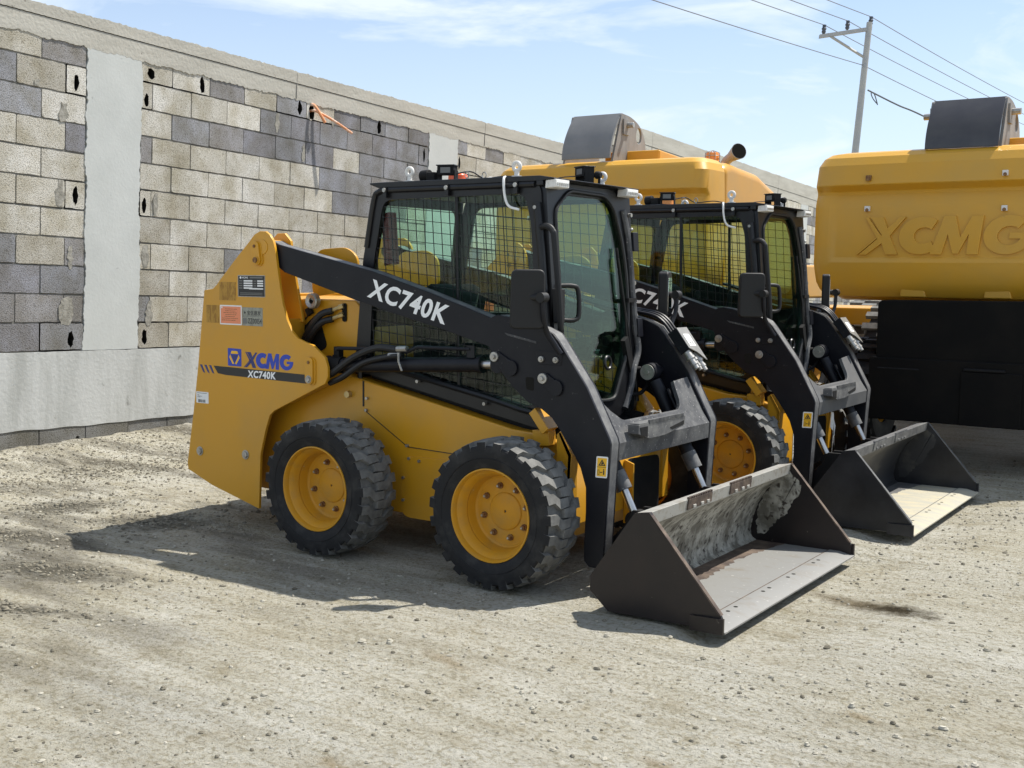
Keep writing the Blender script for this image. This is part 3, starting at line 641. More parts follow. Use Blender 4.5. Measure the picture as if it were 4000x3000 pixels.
PANEL = [(-1.177, 1.482), (-1.10, 1.492), (-1.062, 1.519), (-1.023, 1.558), (-0.872, 1.695), (-0.774, 1.779), (-0.725, 1.825), (-0.677, 1.845), (-0.630, 1.844), (-0.595, 1.823), (-0.566, 1.786), (-0.549, 1.728), (-0.533, 1.629),
         (-0.511, 1.506), (-0.489, 1.407), (-0.456, 1.317), (-0.416, 1.252), (-0.371, 1.213), (-0.314, 1.194), (-0.247, 1.177), (-0.203, 1.146), (-0.148, 1.108), (-0.128, 1.053), (-0.127, 0.996), (-0.149, 0.954), (-0.57, 0.763), (-0.605, 0.735), (-0.642, 0.646), (-0.676, 0.532), (-0.689, 0.484), (-0.707, 0.145), (-1.134, 0.248), (-1.353, 0.327), (-1.359, 0.37), (-1.326, 0.54), (-1.294, 0.708), (-1.245, 1.001)]
ARM = [(-0.607, 1.79), (-0.552, 1.766), (0.20, 1.610), (0.60, 1.500), (1.012, 1.375), (1.036, 1.386), (1.067, 1.391), (1.138, 1.380), (1.32, 1.340), (1.401, 1.304), (1.435, 1.267), (1.602, 1.044), (1.74, 0.79), (1.748, 0.765), (1.741, 0.67), (1.728, 0.43), (1.715, 0.16), (1.70, 0.13), (1.63, 0.13), (1.605, 0.16), (1.602, 0.218), (1.610, 0.415), (1.608, 0.535), (1.575, 0.632), (1.531, 0.703), (1.451, 0.813), (1.40, 0.873), (1.34, 0.912), (1.245, 0.948), (1.157, 1.015), (1.067, 1.105), (1.016, 1.193), (1.000, 1.222), (0.701, 1.299), (0.309, 1.386), (0.05, 1.450), (-0.50, 1.600), (-0.60, 1.66)]

def sticker(parent, name, rect, y, base, side=-1):
    m = MB(); x0, x1, z0, z1 = rect
    m.prism(rnd([(x0, z0), (x1, z0), (x1, z1), (x0, z1)], .004, 2), y, y+side*0.0012, base)
    return m
def skid_steer():
    root = thing('skid_steer_loader', 'nearest yellow and black skid steer loader, with a worn brown bucket', 'skid steer loader', group='skid steer loaders parked side by side')
    # ---- chassis
    c = MB()
    c.prism([(-1.20, 0.36), (-1.10, 0.24), (1.38, 0.20), (1.46, 0.30), (1.46, 0.58), (1.38, 0.72), (1.235, 0.765), (1.065, 0.774), (0.0, 0.978), (-0.3, 1.02), (-0.6, 1.1), (-1.15, 1.1)], -0.50, 0.50, 'yellow')
    c.prism([(-1.16, 1.09), (0.02, 1.02), (-0.06, 1.40), (-0.10, 1.44), (-1.12, 1.44)], -0.45, 0.45, 'yellow')
    ch = c.build('chassis', root, bevel=.012)
    c = MB(); c.prism([(-1.28, 0.36), (-1.12, 1.46), (-1.16, 1.46), (-1.33, 0.36)], -0.63, 0.63, 'yellow'); c.build('tail_door', root, bevel=.008)
    # panel seams, access cover, bolts
    s = MB()
    for a, b in (((0.012, 0.80), (0.344, 0.610)), ((0.344, 0.610), (0.70, 0.600))):
        s.tube([(a[0], -0.5005, a[1]), (b[0], -0.5005, b[1])], .003, 'ink', 4)
    s.cut(); s.tube([(0.008, -0.5008, 0.97), (0.008, -0.5008, 0.82)], .006, 'ink', 5)
    s.build_parts('panel_seam', ch)
    s = MB(); s.prism(rnd([(0.30, 0.20), (0.30, 0.556), (0.72, 0.565), (0.72, 0.20)], .07, 6), -0.507, -0.499, 'yellow'); s.build('access_cover', ch, bevel=.002)
    b = MB()
    for x, z in ((0.36, 0.545), (0.435, 0.537), (0.318, 0.43), (0.318, 0.30), (0.345, 0.618), (0.035, 0.80), (0.04, .87)):
        b.cyl((x, -0.499, z), (x, -0.517, z), .009, 'zinc', 8); b.cut()
    b.cyl((-0.10, -0.50, 0.885), (-0.10, -0.53, 0.885), .02, 'brass_zinc', 8)
    b.build_parts('bolt', ch)
    for sd in (-1, 1):
        y0, y1 = sd*0.66, sd*0.64
        p = MB(); p.prism(PANEL, y0, y1, 'yellow')
        p.prism([(-1.10, 1.30), (-0.80, 1.69), (-0.74, 1.80), (-0.69, 1.838), (-0.63, 1.838), (-0.58, 1.79), (-0.55, 1.60), (-0.48, 1.30)], sd*0.50, sd*0.48, 'yellow')
        p.prism([(-1.09, 1.02), (-0.52, 1.02), (-0.50, 1.32), (-1.09, 1.32)], sd*0.64, sd*0.46, 'yellow')
        p.prism([(-0.50, 1.14), (-0.20, 1.10), (-0.15, 1.04), (-0.15, 0.97), (-0.55, 0.80), (-0.62, 0.9)], sd*0.64, sd*0.51, 'yellow')
        p.cyl((-0.655, sd*0.665, 1.75), (-0.655, sd*0.48, 1.75), .045, 'yellow', 20)
        pan = p.build('side_panel', root, bevel=.003)
        q = MB()                                  # retaining plates with their bolts
        for (x0, z0), (x1, z1), r in (((-0.705, 1.755), (-0.692, 1.672), .032), ((-0.262, 1.075), (-0.262, 0.975), .031)):
            d = Vector((x1-x0, z1-z0)).normalized(); a = math.atan2(d.y, d.x)
            pts = [(x1+r*math.cos(a-PI/2+PI*k/10), z1+r*math.sin(a-PI/2+PI*k/10)) for k in range(11)]+[(x0+r*math.cos(a+PI/2+PI*k/10), z0+r*math.sin(a+PI/2+PI*k/10)) for k in range(11)]
            q.cut(); q.prism([(x+0.012, z-0.004) for x, z in pts], y0, y0+sd*0.008, 'yellow')
            q.prism(pts, y0+sd*0.008, y0+sd*0.020, 'yellow')
            q.cyl((x0, y0+sd*.02, z0), (x0, y0+sd*.026, z0), .010, 'rust_bolt', 10)
            q.cyl((x1, y0+sd*.02, z1), (x1, y0+sd*.034, z1), .018, 'zinc' if z1 < 1.2 else 'rust_bolt', 6); q.cyl((x1, y0+sd*.02, z1), (x1, y0+sd*.024, z1), .024, 'zinc' if z1 < 1.2 else 'yellow', 14)
        q.build_parts('pin_plate', pan, bevel=.002); q = MB()
        for x, z in ((-1.236, 0.456), (-0.819, 0.472)):
            q.cut(); q.cyl((x, y0, z), (x, y0+sd*.014, z), .022, 'zinc', 6); q.cyl((x, y0, z), (x, y0+sd*.005, z), .03, 'zinc', 14)
        q.build_parts('bolt', pan, bevel=.002)
        yd = y0+sd*0.0012
        fx = (lambda x: x) if sd < 0 else (lambda x: x)
        # emblem
        e = MB(); e.prism(rnd([(-0.967, 1.018), (-0.848, 1.018), (-0.848, 1.126), (-0.967, 1.128)], .006, 3), y0, yd, 'blue_decal')
        ye = yd+sd*.0008; cx, cz = -0.9075, 1.072
        def tri(a0, m, k=1.0, sq=1.0): e.prism([(cx+p[0]*k, cz+p[1]*k) for p in a0], yd, ye, m)
        tri([(-0.026, 0.040), (0.026, 0.040), (0.034, 0.022), (-0.034, 0.022)], 'warn_yellow')
        tri([(-0.036, 0.018), (-0.046, 0.000), (-0.018, -0.042), (-0.003, -0.040), (-0.030, 0.002)], 'warn_yellow')
        tri([(0.036, 0.018), (0.046, 0.000), (0.018, -0.042), (0.003, -0.040), (0.030, 0.002)], 'warn_yellow')
        tri([(-0.027, 0.016), (0.027, 0.016), (0.0, -0.034)], 'navy_decal')
        e.build('emblem', pan)
        wmk, ww = wordmark(); e = MB()
        x0, x1, z0, z1 = -0.826, -0.405, 1.016, 1.111
        if sd > 0: x0, x1 = x1, x0
        for i, pl in enumerate(wmk):
            pts = [(x0+(x1-x0)*u/ww, z0+(z1-z0)*v) for u, v in pl]; e.prism(pts, y0, yd, 'navy_decal' if i < 3 else 'blue_decal')
        e.build('wordmark', pan)
        e = MB(); e.prism([(-1.098, 1.011), (-0.303, 0.999), (-0.284, 0.946), (-0.99, 0.958), (-1.06, 0.965)], y0, yd, 'ink')
        for k in range(3):
            xx = -1.226+k*0.042; e.prism([(xx, 1.012), (xx+.022, 1.012), (xx+.048, 0.960), (xx+.030, 0.966)], y0, yd, 'navy_decal'); e.prism([(xx+.024, 1.012), (xx+.03, 1.012), (xx+.046, .985), (xx+.04, .985)], y0, yd, 'warn_yellow')
        if sd < 0: put_text(e, 'XC740K', (-0.795, yd-.0006, 0.953), (0.245, 0, 0.001), (0.004, 0, 0.046), 'white_letter', 0.04)
        else: put_text(e, 'XC740K', (-0.55, yd+.0006, 0.953), (-0.245, 0, 0.001), (-0.004, 0, 0.046), 'white_letter', 0.04)
        e.build('stripe_decal', pan)
        if sd < 0:
            d = sticker(pan, 'plate', (-0.871, -0.635, 1.448, 1.580), y0, 'zinc', -1); yb = y0-.0012
            d.prism([(-0.866, 1.452), (-0.640, 1.452), (-0.640, 1.576), (-0.866, 1.576)], yb, yb-.001, 'ink'); yb -= .001
            put_text(d, 'XCMG', (-0.832, yb-.0006, 1.560), (0.052, 0, 0), (0, 0, 0.011), 'white_letter', .02)
            d.prism(circle(-0.845, 1.565, .008, 6), yb, yb-.0006, 'white_letter')
            d.prism([(-0.765, 1.561), (-0.655, 1.561), (-0.655, 1.570), (-0.765, 1.570)], yb, yb-.0006, 'ink_grey')
            for i in range(4):
                z = 1.541-i*0.0145
                for xa, xb in ((-0.818, -0.742), (-0.700, -0.650)) if i < 3 else ((-0.818, -0.742),): d.prism([(xa, z), (xb, z), (xb, z+.009), (xa, z+.009)], yb, yb-.0006, 'white_label')
                d.prism([(-0.858, z+.001), (-0.828, z+.001), (-0.828, z+.007), (-0.858, z+.007)], yb, yb-.0006, 'ink_grey'); d.prism([(-0.733, z+.001), (-0.708, z+.001), (-0.708, z+.007), (-0.733, z+.007)], yb, yb-.0006, 'ink_grey')
            d.prism([(-0.77, 1.4945), (-0.650, 1.4945), (-0.650, 1.5025), (-0.77, 1.5025)], yb, yb-.0008, 'white_label')
            for z in (1.470, 1.461): d.prism([(-0.850, z), (-0.656, z), (-0.656, z+.004), (-0.850, z+.004)], yb, yb-.0006, 'ink_grey')
            d.build('data_plate', pan)
            d = sticker(pan, 's', (-1.034, -0.840, 1.273, 1.394), y0, 'white_label'); yb = y0-.0012
            d.prism([(-1.026, 1.281), (-0.848, 1.281), (-0.848, 1.386), (-1.026, 1.386)], yb, yb-.0008, 'orange_label'); yb -= .0008
            random.seed(3)
            for i, (xa, xb) in enumerate(((-0.985, -0.885), (-0.985, -0.895), (-1.00, -0.88), (-0.985, -0.90), (-0.99, -0.90), (-1.015, -0.885), (-1.015, -0.89))):
                z = 1.368-i*.0115; x = xa
                while x < xb: w = random.uniform(.004, .014); d.prism([(x, z), (x+w, z+.001), (x+w, z+.004), (x, z+.0035)], yb, yb-.0005, 'rust_bolt'); x += w+.004
            d.prism(circle(-1.015, 1.379, .006, 8), yb, yb-.0005, 'white_label')
            d.build('inspection_sticker', pan)
            d = sticker(pan, 's', (-0.836, -0.658, 1.272, 1.384), y0, 'grey_label'); yb = y0-.0012
            put_text(d, '宝信建发', (-0.792, yb-.0005, 1.336), (0.118, 0, 0), (0, 0, 0.030), 'ink', .01)
            put_text(d, 'ZZ00054', (-0.785, yb-.0005, 1.286), (0.118, 0, 0), (0, 0, 0.032), 'ink', .012)
            d.prism(circle(-0.812, 1.352, .008, 5), yb, yb-.0005, 'ink'); d.prism([(-0.830, 1.284), (-0.795, 1.284), (-0.795, 1.318), (-0.830, 1.318)], yb, yb-.0005, 'ink_grey')
            d.prism([(-0.834, 1.329), (-0.662, 1.329), (-0.662, 1.331), (-0.834, 1.331)], yb, yb-.0005, 'ink_grey')
            d.build('fleet_sticker', pan)
            d = sticker(pan, 's', (-1.264, -1.150, 0.766, 0.838), y0, 'white_label'); yb = y0-.0012
            d.prism([(-1.255, 0.828), (-1.165, 0.828), (-1.165, 0.831), (-1.255, 0.831)], yb, yb-.0005, 'ink_grey')
            for z, xb in ((.816, -1.235), (.808, -1.21), (.802, -1.225)): d.prism([(-1.252, z), (xb, z), (xb, z+.003), (-1.252, z+.003)], yb, yb-.0005, 'ink_grey')
            x = -1.245
            while x < -1.178: w = random.choice((.0015, .003, .004)); d.prism([(x, .770), (x+w, .770), (x+w, .789), (x, .789)], yb, yb-.0005, 'ink'); x += w+random.choice((.002, .003))
            d.build('barcode_sticker', pan)
            for i, r_ in enumerate(((-1.037, -0.889, 1.423, 1.536), (-1.158, -1.044, 1.281, 1.391))):
                sticker(pan, 's', r_, y0, 'ochre_label').build('faded_sticker', pan)
        # lift cylinder
        yc = sd*0.575
        lc = MB(); A = Vector((-0.24, yc, 1.055)); B = Vector((0.925, yc, 1.120)); dd = (B-A).normalized()
        lc.cyl(A, B, .042, 'black', 20); lc.cyl(B-dd*.03, B, .047, 'black', 20); lc.cyl(A, A+dd*.16, .050, 'matt_black', 20); lc.cyl(A+Vector((0, .05, 0)), A-Vector((0, .05, 0)), .055, 'matt_black', 18)
        for p_ in (-.16, .06): lc.obox(A+dd*(.27+p_)+Vector((0, 0, .04)), (.02, 0, 0), (0, .02, 0), (0, 0, .02), 'black')
        o_ = lc.build('lift_cylinder', root)
        rr = MB(); C_ = Vector((1.05, yc, 1.127)); rr.cyl(B, C_, .024, 'chrome', 16); rr.cyl(C_+Vector((0, .05, 0)), C_-Vector((0, .05, 0)), .045, 'black', 18); rr.build('rod', o_)
        hz_ = MB()
        hz_.tube([(-0.11, yc-sd*-.03, 1.155), (-0.08, yc+sd*.03, 1.163), (0.20, yc+sd*.03, 1.172), (0.42, yc+sd*.03, 1.165), (0.50, yc+sd*.03, 1.195), (0.86, yc+sd*.03, 1.200)], .011, 'black', 8)
        hz_.box((0.84, yc-.02, 1.155), (0.89, yc+.035 if sd > 0 else yc-.035, 1.22), 'black')
        hz_.box((-0.14, yc-.02, 1.10), (-0.10, yc+.02, 1.17), 'matt_black')
        hz_.tube(smoothpath([(0.36, yc+sd*.045, 1.178), (0.22, yc+sd*.05, 1.180), (0.05, yc+sd*.05, 1.12), (-0.10, yc+sd*.05, 1.03), (-0.2, yc+sd*.03, 0.985)]), .021, 'rubber_hose', 10)
        hz_.tube(smoothpath([(0.40, yc+sd*.04, 1.145), (0.30, yc+sd*.045, 1.135), (0.12, yc+sd*.05, 1.09), (-0.04, yc+sd*.05, 1.00), (-0.16, yc+sd*.03, 0.955)]), .018, 'rubber_hose', 10)
        for x, z in ((0.38, 1.179), (0.335, 1.142)): hz_.cyl((x-.03, yc+sd*.045, z), (x+.05, yc+sd*.04, z+.005), .017, 'zinc', 8)
        hz_.tube([(0.385, yc+sd*.06, 1.16), (0.39, yc+sd*.065, 1.11), (0.41, yc+sd*.06, 1.06)], .006, 'zinc', 5)
        hz_.build('hydraulic_line', o_)
    # engine bay fittings seen between tower and cab
    e = MB(); yb = -0.452
    for cx, cz, rx, rz in ((-0.60, 1.29, .055, .09), (-0.70, 1.57, .08, .10)): e.cut(); e.prism(circle(cx, cz, rx, 20, rz), yb, yb-.004, 'hole_dark')  # dark discs: a hose opening, and a painted shadow under the arm pivot
    e.cut(); e.prism(rnd([(-0.53, 1.26), (-0.40, 1.36), (-0.32, 1.15), (-0.45, 1.10), (-0.56, 1.14)], .04, 4), yb, yb-.004, 'hole_dark')
    e.cut(); e.prism(rnd([(-0.20, 1.31), (-0.165, 1.31), (-0.165, 1.42), (-0.20, 1.42)], .016, 4), yb, yb-.004, 'hole_dark')
    e.build_parts('hood_opening_shade', root)
    h = MB(); h.revolve([(0.004, 0.0), (0.016, 0.0), (0.018, -0.012), (0.04, -0.02), (0.047, -0.012), (0.047, 0.02), (0.02, 0.03)], (-0.40, -0.50, 1.43), 'zinc', 24); h.cyl((-0.40, -0.50, 1.43), (-0.45, -0.47, 1.38), .015, 'matt_black', 8); h.obox((-0.455, -0.47, 1.365), (.02, 0, .01), (0, .01, 0), (-.01, 0, .02), 'matt_black'); h.build('horn', root)
    h = MB()
    for k, z in enumerate((1.385, 1.335)):
        h.cut(); h.tube(smoothpath([(-0.26, -0.475, z-.01), (-0.33, -0.50, z-.035), (-0.41, -0.51, z-.12), (-0.50, -0.50, z-.24)]), .021, 'rubber_hose', 10); h.cyl((-0.27, -0.475, z-.012), (-0.21, -0.465, z+.012), .012, 'brass_zinc', 8); h.cyl((-0.215, -0.466, z+.009), (-0.185, -0.46, z+.02), .016, 'brass_zinc', 6)
    h.cut(); h.tube(smoothpath([(-0.44, -0.48, 1.36), (-0.50, -0.47, 1.31), (-0.60, -0.45, 1.27)]), .005, 'rubber_hose', 6); h.cyl((-0.56, -0.46, 1.22), (-0.50, -0.47, 1.215), .009, 'brass_zinc', 6)
    h.cut(); h.tube([(-0.045, -.47, 1.02), (-0.05, -.47, .86)], .016, 'rubber_hose', 6)
    h.build_parts('hydraulic_hose', root)
    hp = MB(); hp.prism(rnd([(-0.50, 1.60), (-0.46, 1.74), (-0.22, 1.755), (-0.13, 1.70), (-0.12, 1.50), (-0.50, 1.45)], .07, 6), -0.40, -0.38, 'yellow'); hp.cut(); hp.prism(rnd([(-0.50, 1.60), (-0.46, 1.74), (-0.22, 1.755), (-0.13, 1.70), (-0.12, 1.50), (-0.50, 1.45)], .07, 6), 0.38, 0.40, 'yellow')
    hp.build_parts('tower_bracket', root, bevel=.003)
    # ---- arms
    arms = []
    for sd in (-1, 1):
        a = MB(); a.prism(ARM, sd*0.632, sd*0.618, 'black'); a.prism(ARM, sd*0.549, sd*0.535, 'black')
        inner = [(x+(0.012 if x < 0.5 else -0.006), z-0.007) for x, z in ARM]
        # the box web between the two cheek plates, set in a little
        cxm = lambda p: p
        def inset(P, d):
            out = []
            for i in range(len(P)):
                p = Vector(P[i]); e1 = (p-Vector(P[i-1])).normalized(); e2 = (Vector(P[(i+1) % len(P)])-p).normalized(); nn = Vector((e1.y+e2.y, -(e1.x+e2.x))); nn = nn.normalized() if nn.length > 1e-6 else Vector((e1.y, -e1.x)); out.append(tuple(p+nn*d))
            return out
        a.prism(inset(ARM, -0.0005), sd*0.618, sd*0.549, 'dusty_edge')
        arm = a.build('loader_arm', root, bevel=.003); arms.append(arm)
        pn = MB()
        for x, z, r, big in ((1.047, 1.171, .026, .06), (1.350, 1.074, .027, .055)):
            ex, ez = (x+.10, z-.055) if big > .058 else (x+.075, z-.045); y0 = sd*0.632
            pn.cut(); pn.prism(circle(ex, ez, .042, 20), y0, y0+sd*.014, 'black'); pn.obox(((x+ex)/2, y0+sd*.006, (z+ez)/2), Vector((ex-x, 0, ez-z))/2, (0, .006, 0), Vector((-(ez-z), 0, ex-x)).normalized()*.034, 'black')
            pn.cyl((x, y0, z), (x, y0+sd*.022, z), r, 'zinc', 18); pn.cyl((x, y0+sd*.022, z), (x, y0+sd*.034, z), .013, 'zinc', 6)
        pn.cut()
        for x in (1.336, 1.424): pn.cyl((x, sd*.632, 1.172), (x, sd*.648, 1.172), .016, 'zinc', 14); pn.cyl((x, sd*.648, 1.172), (x, sd*.656, 1.172), .009, 'zinc', 6)
        pn.prism(rnd([(1.31, 1.145), (1.455, 1.145), (1.46, 1.215), (1.30, 1.215)], .012, 3), sd*.632, sd*.636, 'black')
        pn.cut(); pn.prism([(1.10, 1.30), (1.30, 1.262), (1.30, 1.250), (1.12, 1.285)], sd*.632, sd*.6345, 'dusty_black')
        pn.cut(); pn.prism(rnd([(1.236, 1.075), (1.288, 1.075), (1.288, 1.005), (1.242, 1.010)], .012, 3), sd*.632, sd*.6335, 'hole_dark')
        pn.build_parts('arm_pin', arm, bevel=.002)
        t = MB(); yt = sd*.6328
        if sd < 0: put_text(t, 'XC740K', (0.149, yt, 1.466), (0.557, 0, -0.142), (0.045, 0, 0.104), 'white_letter', .03)
        if sd < 0: t.build('model_lettering', arm)
        w = MB(); w.prism(rnd([(1.664, .594), (1.731, .596), (1.736, .704), (1.669, .702)], .006, 2), sd*.632, sd*.6335, 'white_label')
        yw = sd*.6335
        w.prism([(1.672, .602), (1.724, .603), (1.729, .696), (1.675, .695)], yw, yw+sd*.0008, 'warn_yellow'); yw += sd*.0008
        w.plate([[(1.681, .656), (1.722, .657), (1.702, .689)], [(1.690, .661), (1.713, .661), (1.702, .680)]], yw, yw+sd*.0006, 'ink'); w.prism([(1.697, .662), (1.706, .662), (1.709, .672), (1.702, .675), (1.698, .670)], yw, yw+sd*.0006, 'ink')
        w.prism([(1.673, .648), (1.727, .649), (1.727, .651), (1.673, .650)], yw, yw+sd*.0006, 'ink'); w.prism([(1.709, .612), (1.715, .612), (1.716, .632), (1.708, .632)], yw, yw+sd*.0006, 'ink'); w.prism(circle(1.712, .637, .004, 8), yw, yw+sd*.0006, 'ink'); w.prism([(1.690, .621), (1.704, .621), (1.704, .625), (1.690, .625)], yw, yw+sd*.0006, 'ink'); w.plate([[(1.677, .609), (1.687, .609), (1.687, .635), (1.677, .635)], [(1.679, .611), (1.685, .611), (1.685, .633), (1.679, .633)]], yw, yw+sd*.0006, 'ink')
        w.build('warning_sticker', arm)
    # ---- cross member: a U-shaped plate along the slope of the arms and a box face below it
    cm = MB(); P0 = Vector((1.738, 0, .772)); T = Vector((1.602-1.748, 0, 1.044-.776)).normalized(); Nn = Vector((T.z, 0, -T.x))
    def sl_(u, v, w): return P0+T*v+Nn*w+Vector((0, u, 0))
    U = [(-0.535, 0.0), (0.535, 0.0), (0.535, 0.285), (0.345, 0.272)]+[(0.33+0.0, 0.235), (0.312, 0.16), (0.29, 0.125), (0.25, 0.104), (0.20, 0.098)]+[(-0.36, 0.098), (-0.40, 0.112), (-0.47, 0.165), (-0.515, 0.215), (-0.53, 0.262), (-0.535, 0.262)]
    cm.prism(U, -0.03, -0.006, 'dusty_black', fn=sl_)
    cm.prism([(1.738, .772), (1.745, .762), (1.740, .672), (1.66, .690), (1.60, .80), (1.68, .86)], -0.534, 0.534, 'dusty_black')
    cr_ = cm.build('cross_member', root, bevel=.008, seg=3)
    st_ = MB()
    st_.prism([(-0.42, .845), (0.115, .845), (0.115, .795), (-0.12, .765), (-0.30, .765), (-0.42, .80)], 1.728, 1.790, 'dusty_edge', 'x')
    st_.prism([(-0.305, .772), (-0.13, .772), (-0.13, .832), (-0.305, .832)], 1.79, 1.7925, 'hole_dark', 'x') if False else None
    for k in range(26): y = -0.30+k*0.0155; st_.obox((1.788, y, .852), (.006, 0, 0), (0, .004, 0), (0, 0, .010), 'dusty_edge')
    st_.obox((1.76, -0.15, .848), (.028, 0, 0), (0, .26, 0), (0, 0, .003), 'dusty_edge')
    st_.prism([(-0.408, .832), (-0.322, .832), (-0.322, .776), (-0.39, .79)], 1.7905, 1.7925, 'matt_black', 'x'); st_.prism([(-0.07, .80), (0.10, .822), (0.10, .80), (-0.04, .785)], 1.7905, 1.7925, 'matt_black', 'x')
    st_.build('step', cr_, bevel=.003)
    # ---- tilt cylinders
    for sd in (-1, 1):
        y = sd*0.42; A = Vector((1.415, y, 1.045)); B = Vector((1.715, y, .505)); C_ = Vector((1.79, y, .36)); d = (B-A).normalized()
        t = MB(); t.cyl(A+d*.06, B, .040, 'black', 20); t.cyl(B-d*.10, B, .044, 'dusty_edge', 18); t.cyl(A+Vector((0, .035, 0)), A-Vector((0, .035, 0)), .052, 'black', 22)
        for q in (-1, 1): t.cyl(A+Vector((0, q*.036, 0)), A+Vector((0, q*.044, 0)), .045, 'zinc', 20); t.cyl(A+Vector((0, q*.044, 0)), A+Vector((0, q*.054, 0)), .014, 'zinc', 6)
        t.tube([A+d*.13+Vector((.05, 0, .02)), A+d*.4+Vector((.05, 0, .02))], .012, 'black', 8)
        t.cyl(A+Vector((0, sd*.045, 0)), A+Vector((0, sd*.12, 0)), .03, 'black', 14)
        tc_ = t.build('tilt_cylinder', root)
        r = MB(); r.cyl(B, C_, .021, 'chrome', 16); r.cyl(C_+Vector((0, .04, 0)), C_-Vector((0, .04, 0)), .048, 'matt_black', 18); r.build('rod', tc_)
        f_ = MB(); q = A+d*.43; f_.tube([q+Vector((-.02, -.05, 0)), q+Vector((-.04, -.10, .01)), q+Vector((-.06, -.11, .05))], .014, 'zinc', 8); f_.build('hose_fitting', tc_)
    # ---- auxiliary lines and coupler block on the left arm
    h = MB()
    for k in range(3):
        y = 0.555+k*0.03; o = .015+.006*k
        h.tube(smoothpath([(0.55, y, 1.545), (1.0, y, 1.405+o), (1.25, y, 1.372+o), (1.36, y, 1.352+o), (1.42, y, 1.318+o), (1.47, y, 1.262+o), (1.52, y, 1.195+o)]), .0105, 'black', 8)
    al = h.build('auxiliary_line', root)
    h = MB(); t2 = Vector((.60, 0, -.80)).normalized(); n2 = Vector((.80, 0, .60)).normalized()
    def cf(u, v, w): return Vector((1.475, 0, 1.268))+t2*v+n2*w+Vector((0, u, 0))
    h.prism([(.53, 0), (.665, 0), (.665, .235), (.60, .175), (.53, .14)], .052, .058, 'pale_steel', fn=cf); h.prism([(0, -.01), (0.15, -.01), (0.15, .058), (0, .058)], .524, .53, 'black', fn=lambda u, v, w: cf(w, u, v))
    h.prism([(.535, .04), (.66, .04), (.66, .13), (.535, .13)], -.01, .05, 'matt_black', fn=cf)
    cb = h.build('coupler_block', root, bevel=.002)
    l_ = MB(); l_.prism([(.56, .045), (.63, .05), (.63, .135), (.56, .13)], .0582, .0590, 'white_label', fn=cf)
    for q in (.575, .605): l_.prism([(q, .10), (q+.014, .10), (q+.016, .122), (q+.004, .118)], .0591, .0596, 'ink_grey', fn=cf)
    l_.build('label', cb)
    h = MB()
    for y, w, v0, r in ((.55, .020, .14, .024), (.595, .018, .15, .017), (.64, .022, .16, .021)):
        h.cut()
        for a, b, rr in ((0, .045, r), (.045, .06, r*1.2), (.06, .085, r*.8), (.085, .10, r*.95), (.10, .125, r*.72)): h.cyl(cf(y, v0+a, w), cf(y, v0+b, w), rr, 'zinc', 14)
    h.build_parts('quick_coupler', cb)
    # ---- cab
    cab = MB(); SF = [(-0.10, 1.0), (-0.03, 1.68), (0.05, 2.05), (0.10, 2.088), (1.18, 2.088), (1.205, 2.05), (1.27, 1.30), (1.31, .86), (1.30, .785), (1.20, .785), (.87, .845), (0.0, 1.01)]
    OPN = rnd([(0.02, 1.10), (0.05, 1.66), (0.125, 2.02), (1.10, 2.03), (1.14, 1.9), (1.195, 1.30), (1.225, .98), (1.16, .892), (.87, .945)], [.03, .05, .06, .05, .02, .02, .06, .05, .02], 4)
    for sd in (-1, 1):
        cab.plate([rnd(SF, .03, 3), OPN], sd*0.46, sd*0.425, 'black_frame')
        cab.tube(smoothpath([(0.0, sd*.462, 1.75), (0.055, sd*.462, 2.02), (0.09, sd*.462, 2.066), (0.14, sd*.462, 2.076), (0.20, sd*.462, 2.076), (1.17, sd*.462, 2.076)]), .017, 'black_frame', 10)
        cab.tube([(0.0, sd*.466, 1.085), (.87, sd*.466, .93), (1.10, sd*.466, .88), (1.24, sd*.466, .86)], .018, 'black_frame', 8)
        cab.tube([(1.185, sd*.468, 1.98), (1.218, sd*.468, 1.72), (1.265, sd*.468, 1.22), (1.295, sd*.468, .86)], .022, 'black_frame', 10)
    RW = rnd([(-0.41, 1.60), (0.20, 1.57), (0.41, 1.72), (0.41, 1.98), (0.34, 2.025), (-0.36, 2.025), (-0.41, 1.98)], .04, 4)
    def rear(u, v, w): return (0.012+(v-2.05)*0.10+w, u, v)
    cab.plate([[(-0.425, .95), (0.425, .95), (0.425, 2.06), (-0.425, 2.06)], rnd([(-0.385, 1.46), (0.385, 1.46), (0.385, 2.00), (-0.385, 2.00)], .06, 4)], 0.0, 0.03, 'black_frame', fn=rear)
    cab.prism([(-0.42, .2), (0.42, .2), (0.42, .84), (-0.42, .84)], 0.05, 0.09, 'matt_black', 'x')
    for sd in (-1, 1): cab.prism([(0.10, 1.04), (0.10, .98), (1.35, .72), (1.38, .80)], sd*.424, sd*.40, 'matt_black')
    cab.prism([(0.0, .985), (1.30, .73), (1.44, .70), (1.44, .74), (1.30, .77), (0.0, 1.02)], -.42, .42, 'matt_black')
    fr = cab.build('cab_frame', root, bevel=.003)
    rg = MB(); rg.prism(rnd([(-0.395, 1.45), (0.395, 1.45), (0.395, 2.01), (-0.395, 2.01)], .06, 4), .012, .017, 'glass_rear', fn=rear); rg.build('rear_window', fr)
    # roof
    r = MB(); r.prism([(0.025, 2.112), (0.09, 2.09), (1.20, 2.092), (1.285, 2.100), (1.29, 2.107), (1.20, 2.121), (0.12, 2.122), (0.025, 2.120)], -.468, .468, 'black_frame')
    r.prism([(-0.47, 2.07), (-0.34, 2.03), (0.34, 2.03), (0.47, 2.07), (0.47, 2.095), (-0.47, 2.095)], 1.18, 1.222, 'black_frame', 'x')
    r.prism([(0.08, 2.05), (1.17, 2.05), (1.17, 2.088), (0.08, 2.088)], -.42, .42, 'liner_grey')
